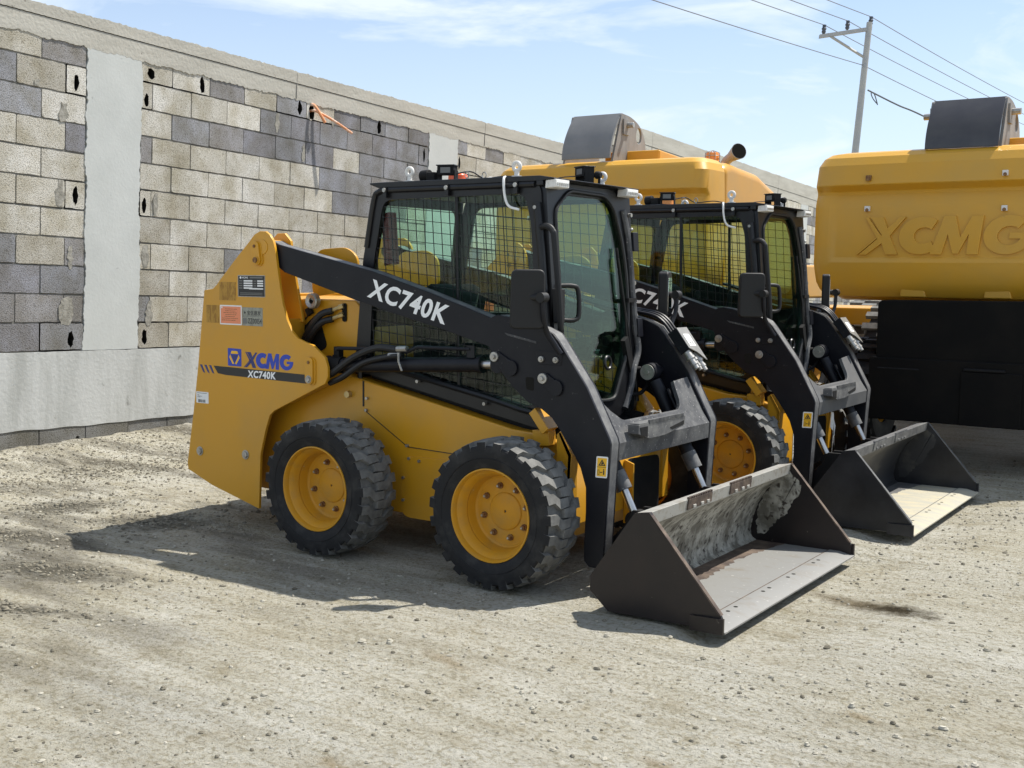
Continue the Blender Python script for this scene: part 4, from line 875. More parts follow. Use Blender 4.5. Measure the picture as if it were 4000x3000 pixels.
    rf = r.build('roof', fr, bevel=.006)
    bl = MB()
    for sd in (-1, 1):
        for x in (0.155, 0.60, 1.06): bl.cut(); bl.obox((x, sd*.478, 2.062), (.012, 0, 0), (0, .008, 0), (0, 0, .03), 'black_frame'); bl.cyl((x, sd*.486, 2.075), (x, sd*.494, 2.075), .012, 'zinc', 12)
        for x, z in ((1.185, 1.955), (1.232, 1.52), (0.40, .99), (0.87, .895), (1.23, .84)): bl.cut(); bl.cyl((x, sd*.47, z), (x, sd*.492, z), .010, 'zinc', 10)
    bl.build_parts('mounting_bolt', fr)
    # side guards
    for sd in (-1, 1):
        gd = MB(); poly = [Vector(p) for p in OPN]
        def lines(dirv, step, r):
            d = Vector(dirv).normalized(); nrm = Vector((-d.y, d.x)); vals = [p.dot(nrm) for p in poly]; v = min(vals)+step*.5
            while v < max(vals):
                hits = []
                for i in range(len(poly)):
                    a, b = poly[i], poly[(i+1) % len(poly)]; fa, fb = a.dot(nrm)-v, b.dot(nrm)-v
                    if (fa < 0) != (fb < 0): hits.append((a+(b-a)*(fa/(fa-fb))).dot(d))
                hits.sort()
                for i in range(0, len(hits)-1, 2):
                    p = d*hits[i]+nrm*v; q = d*hits[i+1]+nrm*v; gd.tube([(p.x, sd*.452, p.y), (q.x, sd*.452, q.y)], r, 'black_frame', 4)
                v += step
        lines((1, -.09), .060, .0026); lines((.07, -1), .060, .0026)
        gd.tube([(0.64, sd*.44, 2.04), (0.655, sd*.44, 1.42), (0.665, sd*.44, 0.98)], .012, 'black_frame', 8)
        g_ = gd.build('mesh_guard', fr, smooth=0)
        sg = MB(); sg.prism(OPN, sd*.434, sd*.438, 'glass_side'); sg.build('side_window', fr)
    # door
    dr = MB(); XZ = lambda z: 1.215+(2.05-z)*0.085
    def df(u, v, w): return (XZ(v)+w, u, v)
    DO = rnd([(-0.45, .80), (0.24, .80), (0.36, .95), (0.46, 1.18), (0.46, 2.075), (-0.45, 2.075)], [.02, .06, .06, .06, .02, .02], 4)
    GO = rnd([(-0.38, .93), (0.06, .90), (0.15, .905), (0.31, 1.14), (0.36, 1.38), (0.362, 1.62), (0.33, 1.80), (0.26, 1.98), (0.17, 2.05), (-0.23, 2.055), (-0.38, 1.95)], [.03, .03, .04, .06, .08, .08, .06, .05, .05, .05, .05], 5)
    dr.plate([DO, GO], -.02, .016, 'black_frame', fn=df)
    ring = [Vector(df(u, v, .02)) for u, v in GO]; dr.tube(ring, .011, 'rubber_hose', 6, closed=True)
    for y0, y1 in ((0.30, 0.36),): dr.tube(smoothpath([df(.36, 1.98, .02), df(.40, 1.80, .025), df(.415, 1.50, .025), df(.42, 1.30, .03), df(.43, 1.17, .035), df(.36, 1.06, .035), df(.33, .96, .03), df(.25, .84, .025)]), .02, 'dusty_black', 8)
    do = dr.build('door', fr, bevel=.003)
    gl = MB(); gl.prism(GO, -.006, .000, 'glass_door', fn=df); gl.build('door_glass', fr)
    hg = MB()
    for z in (1.80, 1.30): hg.cut(); hg.obox(df(.44, z, .03), (.025, 0, 0), (0, .03, 0), Vector((-.085, 0, 1)).normalized()*.055, 'black'); hg.cyl(df(.435, z+.065, .03), df(.435, z+.08, .03), .012, 'zinc', 8)
    hg.build_parts('hinge', fr, bevel=.004); hg = MB()
    for z in (1.955, 1.56, 1.17): hg.cut(); hg.cyl(df(.44, z, .016), df(.44, z, .035), .012, 'zinc', 8)
    hg.build_parts('mounting_bolt', fr)
    wp = MB(); wp.tube([df(.33, 1.16, .02), df(.30, 1.40, .035), df(.26, 1.70, .03)], .006, 'black_frame', 6); wp.tube([df(.37, 1.10, .02), df(.325, 1.30, .03), df(.285, 1.52, .025), df(.262, 1.76, .02)], .009, 'matt_black', 6); wp.obox(df(.38, 1.46, .03), (.015, 0, 0), (0, .05, 0), (0, 0, .012), 'matt_black'); wp.obox(df(.33, 1.12, .02), (.015, 0, 0), (0, .02, .012), (0, -.05, .12), 'matt_black'); wp.build('wiper', fr); wp = MB(); wp.tube([df(.10+.035*math.cos(2*PI*k/16), 1.11+.035*math.sin(2*PI*k/16), .014) for k in range(16)], .009, 'black_frame', 8, closed=True)
    wp.build('lock_ring', fr)
    hd = MB(); hd.tube(smoothpath([(1.215, -.47, 1.852), (1.265, -.49, 1.855), (1.30, -.49, 1.83), (1.315, -.49, 1.76), (1.358, -.49, 1.33), (1.31, -.47, 1.30)]), .017, 'plastic', 10); hd.build('grab_handle', fr)
    hd = MB(); hd.tube(smoothpath([df(-.40, 1.545, .02), df(-.33, 1.545, .07), df(-.30, 1.52, .085), df(-.305, 1.40, .085), df(-.33, 1.365, .07), df(-.40, 1.365, .02)]), .014, 'plastic', 8); hd.obox(df(-.42, 1.44, .03), (.025, 0, 0), (0, .03, 0), (0, 0, .09), 'plastic'); hd.build('door_handle', fr, bevel=.006)
    hd = MB(); hd.tube(smoothpath([df(.36, 1.06, .02), df(.41, 1.06, .06), df(.46, 1.03, .07), df(.46, .97, .07), df(.41, .92, .05), df(.35, .91, .02)]), .012, 'matt_black', 8); hd.build('pull_handle', fr)
    # lamps, eye bolts, horn set, beacon
    for y in (-0.395, 0.375):
        lm = MB(); lm.obox((1.265, y, 2.077), (.032, 0, .002), (0, .068, 0), (.002, 0, .021), 'white_paint'); lp_ = lm.build('work_lamp', root, bevel=.004)
        le = MB(); le.obox((1.298, y, 2.079), (.001, 0, 0), (0, .062, 0), (0, 0, .016), 'white_label')
        for k in range(6): le.obox((1.300, y-.05+k*.02, 2.075), (.0015, 0, 0), (0, .006, 0), (0, 0, .008), 'zinc')
        le.build('lens', lp_)
    for x, y in ((0.27, -.40), (1.01, -.40), (1.08, .40), (0.27, .40)):
        eb = MB(); R_ = .022; eb.tube([(x+R_*math.cos(a), y, 2.180+R_*math.sin(a)) for a in [2*PI*k/20 for k in range(20)]], .0105, 'white_paint', 10, closed=True); eb.cyl((x, y, 2.12), (x, y, 2.152), .014, 'white_paint', 12); eb.cyl((x, y, 2.12), (x, y, 2.130), .028, 'white_paint', 14); eb.cyl((x, y, 2.116), (x, y, 2.124), .032, 'matt_black', 14); eb.build('lifting_eye', root)
    for x, y, rot in ((0.45, -.28, .3), (1.10, 0.16, -.5)):
        hb = MB(); ca, sa = math.cos(rot), math.sin(rot); ux, uy = Vector((ca, sa, 0)), Vector((-sa, ca, 0))
        c0 = Vector((x, y, 2.19)); hb.obox(c0, ux*.05, uy*.035, (0, 0, .026), 'matt_black'); hb.obox(c0+Vector((0, 0, .028)), ux*.056, uy*.04, (0, 0, .003), 'black_frame')
        for q in (-1, 1): hb.obox(c0+ux*q*.052-Vector((0, 0, .035)), ux*.003, uy*.03, (0, 0, .035), 'matt_black')
        hb.obox(c0-uy*.036, ux*.03, uy*.001, (0, 0, .016), 'ink_grey')
        if x > 1:
            for q in (.045, .09):
                cc = c0+Vector((q*.9, q*.3, -.018)); hb.revolve([(.004, .012), (.016, .012), (.022, .0), (.022, -.02), (.010, -.03)], tuple(cc), 'matt_black', 16, 'x'); hb.cyl(cc, cc-Vector((0, 0, .05)), .008, 'matt_black', 6)
        hb.build('alarm_box', root, bevel=.003)
    wl = MB(); wl.cyl((0.34, -.30, 2.165), (0.28, -.30, 2.16), .035, 'matt_black', 14); wl.obox((0.37, -.30, 2.15), (.03, 0, 0), (0, .04, 0), (0, 0, .03), 'matt_black'); wl.build('rear_lamp', root, bevel=.006)
    bc = MB(); bc.revolve([(.001, 2.20), (.05, 2.198), (.058, 2.19), (.060, 2.135), (.066, 2.125), (.066, 2.118)], (0.30, .02, 0), 'orange_lens', 24, 'z'); bc.build('beacon', root)
    cb_ = MB()
    cb_.tube(smoothpath([(0.97, -.45, 2.122), (0.985, -.487, 2.105), (0.995, -.49, 2.02), (1.02, -.487, 1.965), (1.08, -.478, 1.945)]), .007, 'white_label', 8)
    cb_.cut(); cb_.tube(smoothpath([(0.50, -.27, 2.17), (0.56, -.2, 2.185), (0.62, -.15, 2.15), (0.75, -.1, 2.16), (0.9, -.1, 2.125)]), .004, 'rubber_hose', 6); cb_.cut(); cb_.tube(smoothpath([(0.93, .02, 2.13), (1.0, .06, 2.155), (1.08, .12, 2.165)]), .003, 'rubber_hose', 6); cb_.cut(); cb_.tube(smoothpath([(0.38, -.30, 2.14), (0.45, -.30, 2.13), (0.55, -.25, 2.125)]), .004, 'rubber_hose', 6)
    for x, y in ((.56, -.24), (.63, -.17)): cb_.cut(); cb_.tube([(x, y, 2.12), (x, y, 2.15)], .006, 'zinc', 6); cb_.tube([(x+.014*math.cos(a), y, 2.165+.018*math.sin(a)) for a in [2*PI*k/12 for k in range(12)]], .003, 'zinc', 5, closed=True)
    cb_.build_parts('roof_cable', root)
    tl = MB(); tl.obox((0.105, -.375, 1.80), (.03, 0, .006), (0, .035, 0), (-.012, 0, .15), 'red_lens')
    for k in range(4): tl.obox((0.115-.003*k, -.412, 1.69+.07*k), (.022, 0, 0), (0, .004, 0), (0, 0, .026), 'red_lens')
    tl.build('tail_lamp', fr, bevel=.006)
    # seat and controls inside
    se = MB(); se.prism(rnd([(0.20, 1.12), (0.22, 1.50), (0.27, 1.55), (0.34, 1.52), (0.36, 1.16)], .04, 4), -.22, .22, 'seat_cloth'); se.prism(rnd([(0.20, 1.06), (0.74, 1.10), (0.76, 1.18), (0.70, 1.22), (0.20, 1.18)], .04, 4), -.24, .24, 'seat_cloth'); se.box((0.22, -.2, .84), (.7, .2, 1.07), 'matt_black')
    for sd in (-1, 1): se.box((0.30, sd*.27, 1.30), (.72, sd*.36, 1.37), 'seat_cloth'); se.cyl((0.70, sd*.31, 1.35), (0.73, sd*.31, 1.50), .022, 'plastic', 10); se.box((0.25, sd*.30, .95), (.60, sd*.35, 1.32), 'matt_black')
    st2 = se.build('seat', root, bevel=.02)
    # ---- mirrors
    for sd in (-1, 1):
        y = sd*.76; m_ = MB()
        if sd < 0: ax1 = Vector((.62, .45, 0)).normalized(); 
        else: ax1 = Vector((.30, -.90, 0)).normalized()
        nx_ = Vector((ax1.y, -ax1.x, 0)); cen = Vector((1.325, y, 1.475)); hw = .088
        def mf(u, v, w): return cen+ax1*u+nx_*w+Vector((0, 0, v))
        prof = rnd([(-hw, -.145), (hw, -.145), (hw, .155), (-hw*.92, .155)], .035, 5)
        m_.prism(prof, -.03, .03, 'plastic', fn=mf); mo = m_.build('mirror', root, bevel=.012, seg=3)
        g2 = MB(); g2.prism(rnd([(-hw*.86, -.118), (hw*.86, -.118), (hw*.86, .118), (-hw*.8, .118)], .03, 4), -.0315, -.0305, 'mirror_glass', fn=mf); g2.build('mirror_glass', mo)
        b_ = MB(); e_ = cen+Vector((.085, -sd*.01, .015))
        b_.cyl(cen+Vector((.02, 0, .015)), e_, .020, 'plastic', 12); b_.cyl(e_-Vector((.0, .025, 0)), e_+Vector((.0, .025, 0)), .026, 'plastic', 12)
        b_.tube(smoothpath([e_, e_+Vector((.0, sd*-.01, -.10)), (1.405, sd*.70, 1.32), (1.43, sd*.66, 1.25), (1.455, sd*.642, 1.205)]), .014, 'black', 8)
        b_.build('bracket', mo)
    # ---- stop block and guard in front of the cab
    for sd in (-1, 1):
        b_ = MB(); b_.prism([(1.235, .79), (1.335, .79), (1.34, .715), (1.235, .705)], sd*.56, sd*.49, 'yellow'); b_.prism([(1.235, .79), (1.245, .83), (1.30, .83), (1.335, .79)], sd*.50, sd*.49, 'yellow')
        b_.obox((1.295, sd*.545, .845), Vector((.042, 0, -.052)), (0, .05, 0), Vector((.019, 0, .0155)), 'yellow'); b_.cyl((1.268, sd*.53, .80), (1.30, sd*.53, .80), .007, 'zinc', 8)
        b_.prism([(1.395, .30), (1.46, .30), (1.472, .56), (1.478, .68), (1.41, .795), (1.385, .78), (1.39, .56)], sd*.56, sd*.535, 'yellow'); b_.prism([(1.44, .30), (1.475, .30), (1.472, .56), (1.480, .68), (1.408, .798), (1.395, .785), (1.455, .67)], sd*.56, sd*.49, 'yellow')
        b_.build('arm_stop', root, bevel=.004)
    l_ = MB()
    l_.prism([(-.24, .29), (-.20, .29), (-.20, .52), (-.24, .52)], 1.461, 1.4625, 'white_label', 'x'); l_.prism(circle(-.22, .485, .013, 12), 1.4625, 1.463, 'ink_grey', 'x'); l_.prism([(-.226, .43), (-.214, .43), (-.214, .475), (-.226, .475)], 1.4625, 1.463, 'ink_grey', 'x'); l_.plate([circle(-.22, .42, .011, 12), circle(-.22, .42, .006, 12)], 1.4625, 1.463, 'ink_grey', 'x')
    for z in (.39, .37, .35): l_.prism([(-.235, z), (-.205, z), (-.205, z+.004), (-.235, z+.004)], 1.4625, 1.463, 'ink_grey', 'x')
    l_.build('tie_down_sticker', ch)
    l_ = MB(); l_.prism(rnd([(.06, .22), (.46, .22), (.46, .56), (.06, .58)], .05, 4), 1.461, 1.466, 'matt_black', 'x'); l_.prism(rnd([(-.10, .60), (.40, .60), (.40, .72), (-.10, .72)], .03, 3), 1.40, 1.455, 'matt_black', 'x'); l_.build('front_opening', ch)
    l_ = MB(); l_.prism([(1.462, .22), (1.52, .22), (1.52, .56), (1.462, .58)], .035, .05, 'yellow'); l_.build('front_rib', ch, bevel=.003)
    # ---- wheels
    for x in (0.0, 1.21):
        for sd in (-1, 1): make_wheel(root, x, sd)
    # ---- bucket
    bk = bpy.data.objects.new('bucket', None); COL.objects.link(bk); bk.parent = root; bk.empty_display_size = .1
    SP = [(2.032, .501), (2.112, .515), (2.476, .094), (2.484, .075), (2.484, .02), (1.90, .012), (1.80, .10), (1.80, .17)]
    for sd in (-1, 1):
        b_ = MB(); b_.prism(SP, sd*.902, sd*.886, 'bucket_out')
        b_.prism([(2.112, .515), (2.118, .508), (2.482, .092), (2.470, .092)], sd*.9075, sd*.880, 'bucket_rust')
        b_.prism([(2.335, .075), (2.497, .080), (2.497, .008), (2.335, .006)], sd*.9185, sd*.9022, 'bucket_out')
        b_.prism([(2.036, .4985), (2.110, .5125), (2.470, .096), (2.345, .076), (2.335, .066)], sd*.9065, sd*.9022, 'bucket_out')
        b_.build('side_plate', bk, bevel=.0025)
        b_ = MB(); b_.prism(rag_edge([(2.04, .445), (2.10, .485), (2.185, .385), (2.175, .33), (2.125, .285), (2.10, .22), (2.04, .165), (1.985, .10), (1.92, .06), (1.905, .20), (1.96, .33)], .016, .009), sd*.8858, sd*.8850, 'bucket_back'); b_.build('dust_film', bk)
    b_ = MB()
    inner = [(2.100, .452), (2.04, .412), (1.97, .345), (1.918, .26), (1.886, .17), (1.872, .09), (1.885, .045), (1.915, .028)]
    outer = [(1.91, .012), (1.868, .030), (1.855, .085), (1.868, .175), (1.90, .27), (1.955, .36), (2.025, .43), (2.03, .45)]
    b_.prism(inner+outer, -.8855, .8855, 'bucket_back'); b_.build('back_plate', bk, smooth=40)
    b_ = MB(); b_.prism([(2.032, .500), (2.112, .514), (2.104, .450), (2.092, .448), (2.09, .49), (2.034, .482)], -.8858, .8858, 'bucket_edge'); b_.build('top_rail', bk, bevel=.003); b_ = MB()
    for y in (-.36, .15):
        b_.cut(); b_.prism([(2.105, .520), (2.118, .513), (2.113, .462), (2.105, .458)], y-.14, y+.14, 'bucket_rust')
        for k in range(14): b_.obox((2.112, y-.13+k*.02, .520), (.008, 0, 0), (0, .005, 0), (0, 0, .005), 'bucket_rust')
        for k in (-.07, .02, .09): b_.obox((2.116, y+k, .472), (.004, 0, 0), (0, .016, 0), (0, 0, .008), 'bucket_edge')
    b_.build_parts('wear_pad', bk, bevel=.003)
    b_ = MB(); b_.prism([(1.90, .012), (2.36, .012), (2.36, .030), (1.90, .030)], -.8855, .8855, 'bucket_floor'); b_.prism(rag_edge([(1.905, -.885), (2.07, -.885), (2.03, -.5), (2.05, -.1), (2.02, .35), (2.08, .885), (1.905, .885)], .03, .012), .0302, .0308, 'bucket_rust', 'z'); b_.prism([(2.352, -.885), (2.358, -.885), (2.358, .885), (2.352, .885)], .0302, .0325, 'bucket_rust', 'z')  # ragged band: rust, with the shade at the rear painted in too
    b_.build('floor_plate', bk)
    b_ = MB(); b_.prism([(2.25, .0305), (2.38, .031), (2.497, .012), (2.497, .005), (2.25, .004)], -.9015, .9015, 'bucket_floor') if False else b_.prism([(2.3605, .0115), (2.3605, .034), (2.42, .034), (2.500, .016), (2.500, .008)], -.9015, .9015, 'bucket_floor')
    for y in (-.63, -.54, -.20, -.12, .14, .22, .52, .60): b_.prism(circle(2.395, y, .011, 12), .0342, .0347, 'hole_dark', 'z')
    b_.build('cutting_edge', bk, bevel=.002)
    b_ = MB()
    for y in (-.48, -.36, .36, .48): b_.prism([(1.835, .06), (1.88, .30), (1.96, .42), (1.80, .42), (1.76, .34), (1.62, .20), (1.62, .12)], y-.01, y+.01, 'matt_black')
    b_.prism([(1.96, .44), (2.03, .46), (1.99, .40), (1.80, .10), (1.78, .12)], -.60, .60, 'matt_black')
    b_.build('quick_hitch', bk, bevel=.004)
    return root

L1 = skid_steer()
L2 = copy_tree(L1)
L2.location = (0.126, 2.521, 0.0); L2.rotation_euler = (0, 0, 0.0109)
L2['label'] = 'skid steer loader parked second in the row, with a clean black bucket holding pale dust'
swap = {'bucket_out': 'clean_out', 'bucket_in': 'clean_in', 'bucket_back': 'clean_in', 'bucket_edge': 'dusty_edge', 'bucket_floor': 'sandy_floor', 'bucket_rust': 'dusty_edge', 'dusty_black': 'black', 'orange_lens': 'amber_lens'}
def retint(o):
    if o.type == 'MESH':
        nm = o.name.split('.')[0]
        if nm in ('side_plate', 'dust_film', 'back_plate', 'top_rail', 'wear_pad', 'floor_plate', 'cutting_edge', 'beacon'):
            o.data = o.data.copy()
            for i, m_ in enumerate(o.data.materials):
                if m_.name in swap: o.data.materials[i] = MATS[swap[m_.name]]
    for c in o.children: retint(c)
retint(L2)
mat('grey_arm', (0.085, 0.087, 0.090), 0.55, 0, 0.4, (0.12, 0.12, 0.118), 5, (0.4, 0.7))
for a_ in L2.children:
    for o in a_.children:
        if o.name.startswith('model_lettering'): o.location = (0.065, 0, -0.017)
for o in L2.children:
    if o.name.startswith('cross_member'):
        o.data = o.data.copy(); o.data.materials[0] = MATS['grey_arm']
        rg_ = MB(); rg_.prism([(-0.15, .66), (-0.10, .65), (-.09, .60), (-.05, .55), (-.07, .48), (-.10, .40), (-.12, .33), (-.10, .32), (-.06, .40), (-.10, .52), (-.16, .55)], 1.70, 1.704, 'white_paint', 'x'); rg_.build('rag', o)

# ------------------------------------------------------------------ excavators seen from behind
def counterweight(parent, x0, x1, y, z0, z1, depth, letters=True):
    m = MB(); cx = (x0+x1)/2; hw = (x1-x0)/2
    # (height fraction, inset of the rear face, inset of the sides)
    H = z1-z0
    levels = [(0.0, .10, .10), (.05, .05, .045), (.10, .025, .02), (.19, .005, .005), (.235, .0, .0), (.27, .018, .0), (.60, .024, .0), (.64, .030, .0), (.70, .062, .002), (.722, .058, .003), (.762, -.008, .005), (.90, .030, .012), (.955, .075, .045), (.985, .13, .09), (1.0, .22, .16)]
    rings = []; nC = 7; R = .12; sub = 60
    for h, dy, dx in levels:
        z = z0+H*h; a = hw-dx; yy = y+dy
        inl = .030 if .25 < h < .73 else 0.0; yy -= .6*inl if inl else 0
        ring = []
        bow = lambda x: 0.05*(x/hw)**2
        ring.append((cx-a, y+depth, z))
        for k in range(nC+1):
            t = k/nC*PI/2; X = -a+R-R*math.cos(t); Y = yy+R-R*math.sin(t); ring.append((cx+X, Y+bow(X), z))
        for k in range(1, sub): X = -a+R+(2*a-2*R)*k/sub; ring.append((cx+X, yy+inl*smooth((hw-.14-abs(X))/.09)+bow(X), z))
        for k in range(nC+1):
            t = PI/2-k/nC*PI/2; X = a-R+R*math.cos(t); Y = yy+R-R*math.sin(t); ring.append((cx+X, Y+bow(X), z))
        ring.append((cx+a, y+depth, z)); rings.append([m.vert(p) for p in ring])
    n = len(rings[0])
    for A, B in zip(rings, rings[1:]):
        for i in range(n-1): m.face((A[i], A[i+1], B[i+1], B[i]), 'yellow_cast')
        m.face((A[n-1], A[0], B[0], B[n-1]), 'yellow_cast')
    m.face(rings[0][::-1], 'yellow_cast'); m.face(rings[-1], 'yellow_cast')
    for px_ in (-.28, .26, .82):                             # cast notches under the lower edge
        X = cx+px_*hw; m.prism([(X-.11, z0+.005), (X+.11, z0+.005), (X+.085, z0+.10), (X-.10, z0+.10)], y+.050+.05*(px_)**2, y+.11, 'yellow_cast')
    ob = m.build('counterweight', parent, bevel=.010, smooth=20)
    if letters:
        w, ww = wordmark(); l = MB(); a0, a1, b0, b1 = x0+.415, x0+.415+1.42, z0+.365, z0+.685
        for pl in w:
            pts = [(a0+(a1-a0)*(u+0.06*v)/ww, b0+(b1-b0)*v) for u, v in pl]
            l.prism(pts, y+.055, y+.012, 'yellow_cast', fn=lambda u, v, w_: (u, w_+0.05*((u-cx)/hw)**2, v))
        l.build('raised_lettering', ob, bevel=.009, seg=2)
    b = MB()
    for X, Z, mt in ((x0+.51, z0+1.02, 'rust_bolt'), (x0+1.62, z0+1.02, 'white_paint'), (x0+.50, z0+.76, 'white_paint'), (x0+1.62, z0+.74, 'white_paint')):
        yy = y+0.05*((X-cx)/hw)**2+(.0 if Z > z0+.9 else .03)
        b.cut(); b.obox((X, yy, Z), (.022, 0, 0), (0, .02, 0), (0, 0, .022), mt); b.cyl((X, yy-.02, Z-.012), (X, yy-.023, Z-.012), .016, 'rust_bolt', 8)
    b.build_parts('lifting_lug', ob, bevel=.006)
    return ob
def excavator(label, x0, x1, y, zt, bracket, face_mat, letters, blade, hood):
    root = thing('wheeled_excavator', label, 'excavator', ((x0+x1)/2, y, 0), group='yellow excavators parked behind the loaders')
    def fin(o): o.matrix_parent_inverse = Matrix.Translation(root.location).inverted(); return o
    cx = (x0+x1)/2
    fin(counterweight(root, x0, x1, y, 1.44, zt, .55, letters))
    h = MB()
    prof = [(y+.56, 1.40), (y+.56, zt-.06), (y+.75, zt-.02), (y+1.5, zt-.08), (y+2.25, zt-.30), (y+2.55, zt-.75), (y+2.6, 1.40)]
    h.prism(prof, x0+.04, x1-.03, 'yellow', 'x')
    fin(h.build('engine_hood', root, bevel=.10, seg=4))
    h = MB(); h.box((x0+.05, y+2.62, 1.35), (x1-.05, y+4.2, 1.75), 'yellow'); h.box((cx-.8, y+.6, 1.10), (cx+.8, y+4.0, 1.39), 'matt_black'); fin(h.build('upper_frame', root, bevel=.03))
    # chassis with wheels
    h = MB(); h.box((cx-.5, y+.2, .65), (cx+.5, y+4.6, 1.12), 'matt_black'); h.cyl((cx-.9, y+.9, .55), (cx+.9, y+.9, .55), .16, 'matt_black', 14); h.cyl((cx-.9, y+3.7, .55), (cx+.9, y+3.7, .55), .16, 'matt_black', 14); fin(h.build('undercarriage', root))
    for wy in (y+.95, y+3.7):
        for sd in (-1, 1):
            w = MB(); X = cx+sd*.98
            w.revolve([(.26, -.15), (.30, -.17), (.44, -.17), (.50, -.13), (.515, -.05), (.515, .05), (.50, .13), (.44, .17), (.30, .17), (.26, .15)], (X, wy, .505), 'tyre_side', 40, 'x')
            for k in range(22):
                a = 2*PI*k/22
                for q in (-1, 1): w.obox((X+q*.085, wy+.517*math.cos(a+.07*q), .505+.517*math.sin(a+.07*q)), (.085, 0, 0), Vector((0, -math.sin(a), math.cos(a)))*.035, Vector((0, math.cos(a), math.sin(a)))*.02, 'tyre_side')
            w.revolve([(.26, -.14), (.24, -.12), (.20, -.02), (.02, -.02)], (X, wy, .505), 'yellow_rim', 24, 'x'); w.revolve([(.26, .14), (.24, .12), (.20, .02), (.02, .02)], (X, wy, .505), 'yellow_rim', 24, 'x')
            fin(w.build('wheel', root, smooth=30))
    # boom head plate standing above the counterweight
    bx0, bx1, bz0, bz1, by = bracket
    br = MB(); n = 10
    outer_ = [(by+0.10-0.10*math.cos(t*PI/2)+0.0+0.14*(t**2), bz0+(bz1-bz0)*t) for t in [k/n for k in range(n+1)]]
    inner_ = [(p[0]+.03, p[1]) for p in outer_]
    br.prism(outer_+inner_[::-1], bx0, bx1, face_mat, 'x')
    bp = fin(br.build('boom_guard', root, bevel=.004))
    for sx, xx in ((-1, bx0), (1, bx1)):
        s = MB(); prof_s = rnd([(by+.02, bz0-.1), (by+.22, bz1-.005), (by+.42, bz1-.02), (by+.62, bz1-.09), (by+.74, bz1-.22), (by+.80, bz0-.1)], [.0, .02, .1, .1, .08, 0], 4)
        s.plate([prof_s, circle(by+.60, bz0+.62*(bz1-bz0)-.02, .062, 20, .085)], xx-.012, xx+.012, 'bracket_grey', 'x')
        s.prism([(by+.24, bz1-.06), (by+.36, bz1-.06), (by+.36, bz1-.22), (by+.24, bz1-.22)], xx+sx*.012, xx+sx*.03, 'bracket_grey', 'x'); s.cyl((xx+sx*.02, by+.32, bz1-.12), (xx+sx*.10, by+.32, bz1-.12), .028, 'zinc', 8)
        fin(s.build('boom_cheek', root, bevel=.004))
    bo = MB(); bo.prism([(by+.35, bz0-.3), (by+.35, bz0+.10), (by+.9, bz0+.06), (by+3.2, bz0-.45), (by+3.2, bz0-.9)], cx-.10, cx+.55, 'yellow', 'x'); fin(bo.build('boom', root, bevel=.02))
    if hood:
        e = MB(); X = x1-.26; e.tube(smoothpath([(X-.05, y+1.2, zt-.25), (X-.05, y+1.2, zt-.02), (X-.02, y+1.19, zt+.045), (X+.05, y+1.16, zt+.085)]), .05, 'exhaust', 18)
        P1 = Vector((X+.04, y+1.165, zt+.08)); P2 = Vector((X+.17, y+1.06, zt+.125)); dd = (P2-P1).normalized(); e.cyl(P1, P2, .052, 'exhaust', 20, r1=.086); e.cyl(P2, P2+dd*.004, .080, 'hole_dark', 20); fin(e.build('exhaust_pipe', root, smooth=50))
        bb = MB(); X = x1-.36; bb.revolve([(.001, zt+.12), (.06, zt+.115), (.07, zt+.10), (.07, zt-.05)], (X, y+1.0, 0), 'amber_lens', 20, 'z')
        for k in range(8): a = 2*PI*k/8; bb.tube([(X+.08*math.cos(a), y+1.0+.08*math.sin(a), zt-.05), (X+.08*math.cos(a), y+1.0+.08*math.sin(a), zt+.11), (X, y+1.0, zt+.14)], .004, 'zinc', 5)
        for z in (zt+.02, zt+.08): bb.tube([(X+.08*math.cos(2*PI*k/20), y+1.0+.08*math.sin(2*PI*k/20), z) for k in range(20)], .004, 'zinc', 5, closed=True)
        fin(bb.build('beacon', root))
    if blade:
        d = MB(); Y = y-.25; xa, xb = 1.53, 3.75
        d.prism(rnd([(xa+.05, .905), (xb-.05, .905), (xb-.05, 1.44), (xa+.05, 1.42)], .05, 4), Y, Y+.30, 'blade_black')
        d.prism(rnd([(xa, .42), (xb, .42), (xb, .94), (xa, .94)], .012, 2), Y-.025, Y+.25, 'blade_black')
        d.box((2.28, Y-.04, .42), (2.75, Y+.1, .86), 'blade_black'); d.box((1.60, Y-.028, .845), (1.95, Y, .862), 'matt_black'); d.box((2.3, Y-.05, .862), (2.62, Y, .885), 'matt_black')
        d.box((cx-.2, Y+.2, .7), (cx+.2, Y+.7, 1.3), 'matt_black')
        fin(d.build('blade', root, bevel=.012))
    return root
excavator('yellow excavator behind the loaders with a grey boom plate coloured as if lit and raised exhaust pipe', -2.86, -0.34, 4.80, 2.78, (-2.02, -1.44, 2.80, 3.28, 4.92), 'bracket_face_lit', False, False, True)
excavator('yellow excavator at the right edge with big raised counterweight lettering and black blade', 0.868, 3.40, 4.45, 2.705, (1.81, 2.40, 2.69, 3.12, 4.56), 'bracket_face', True, True, False)

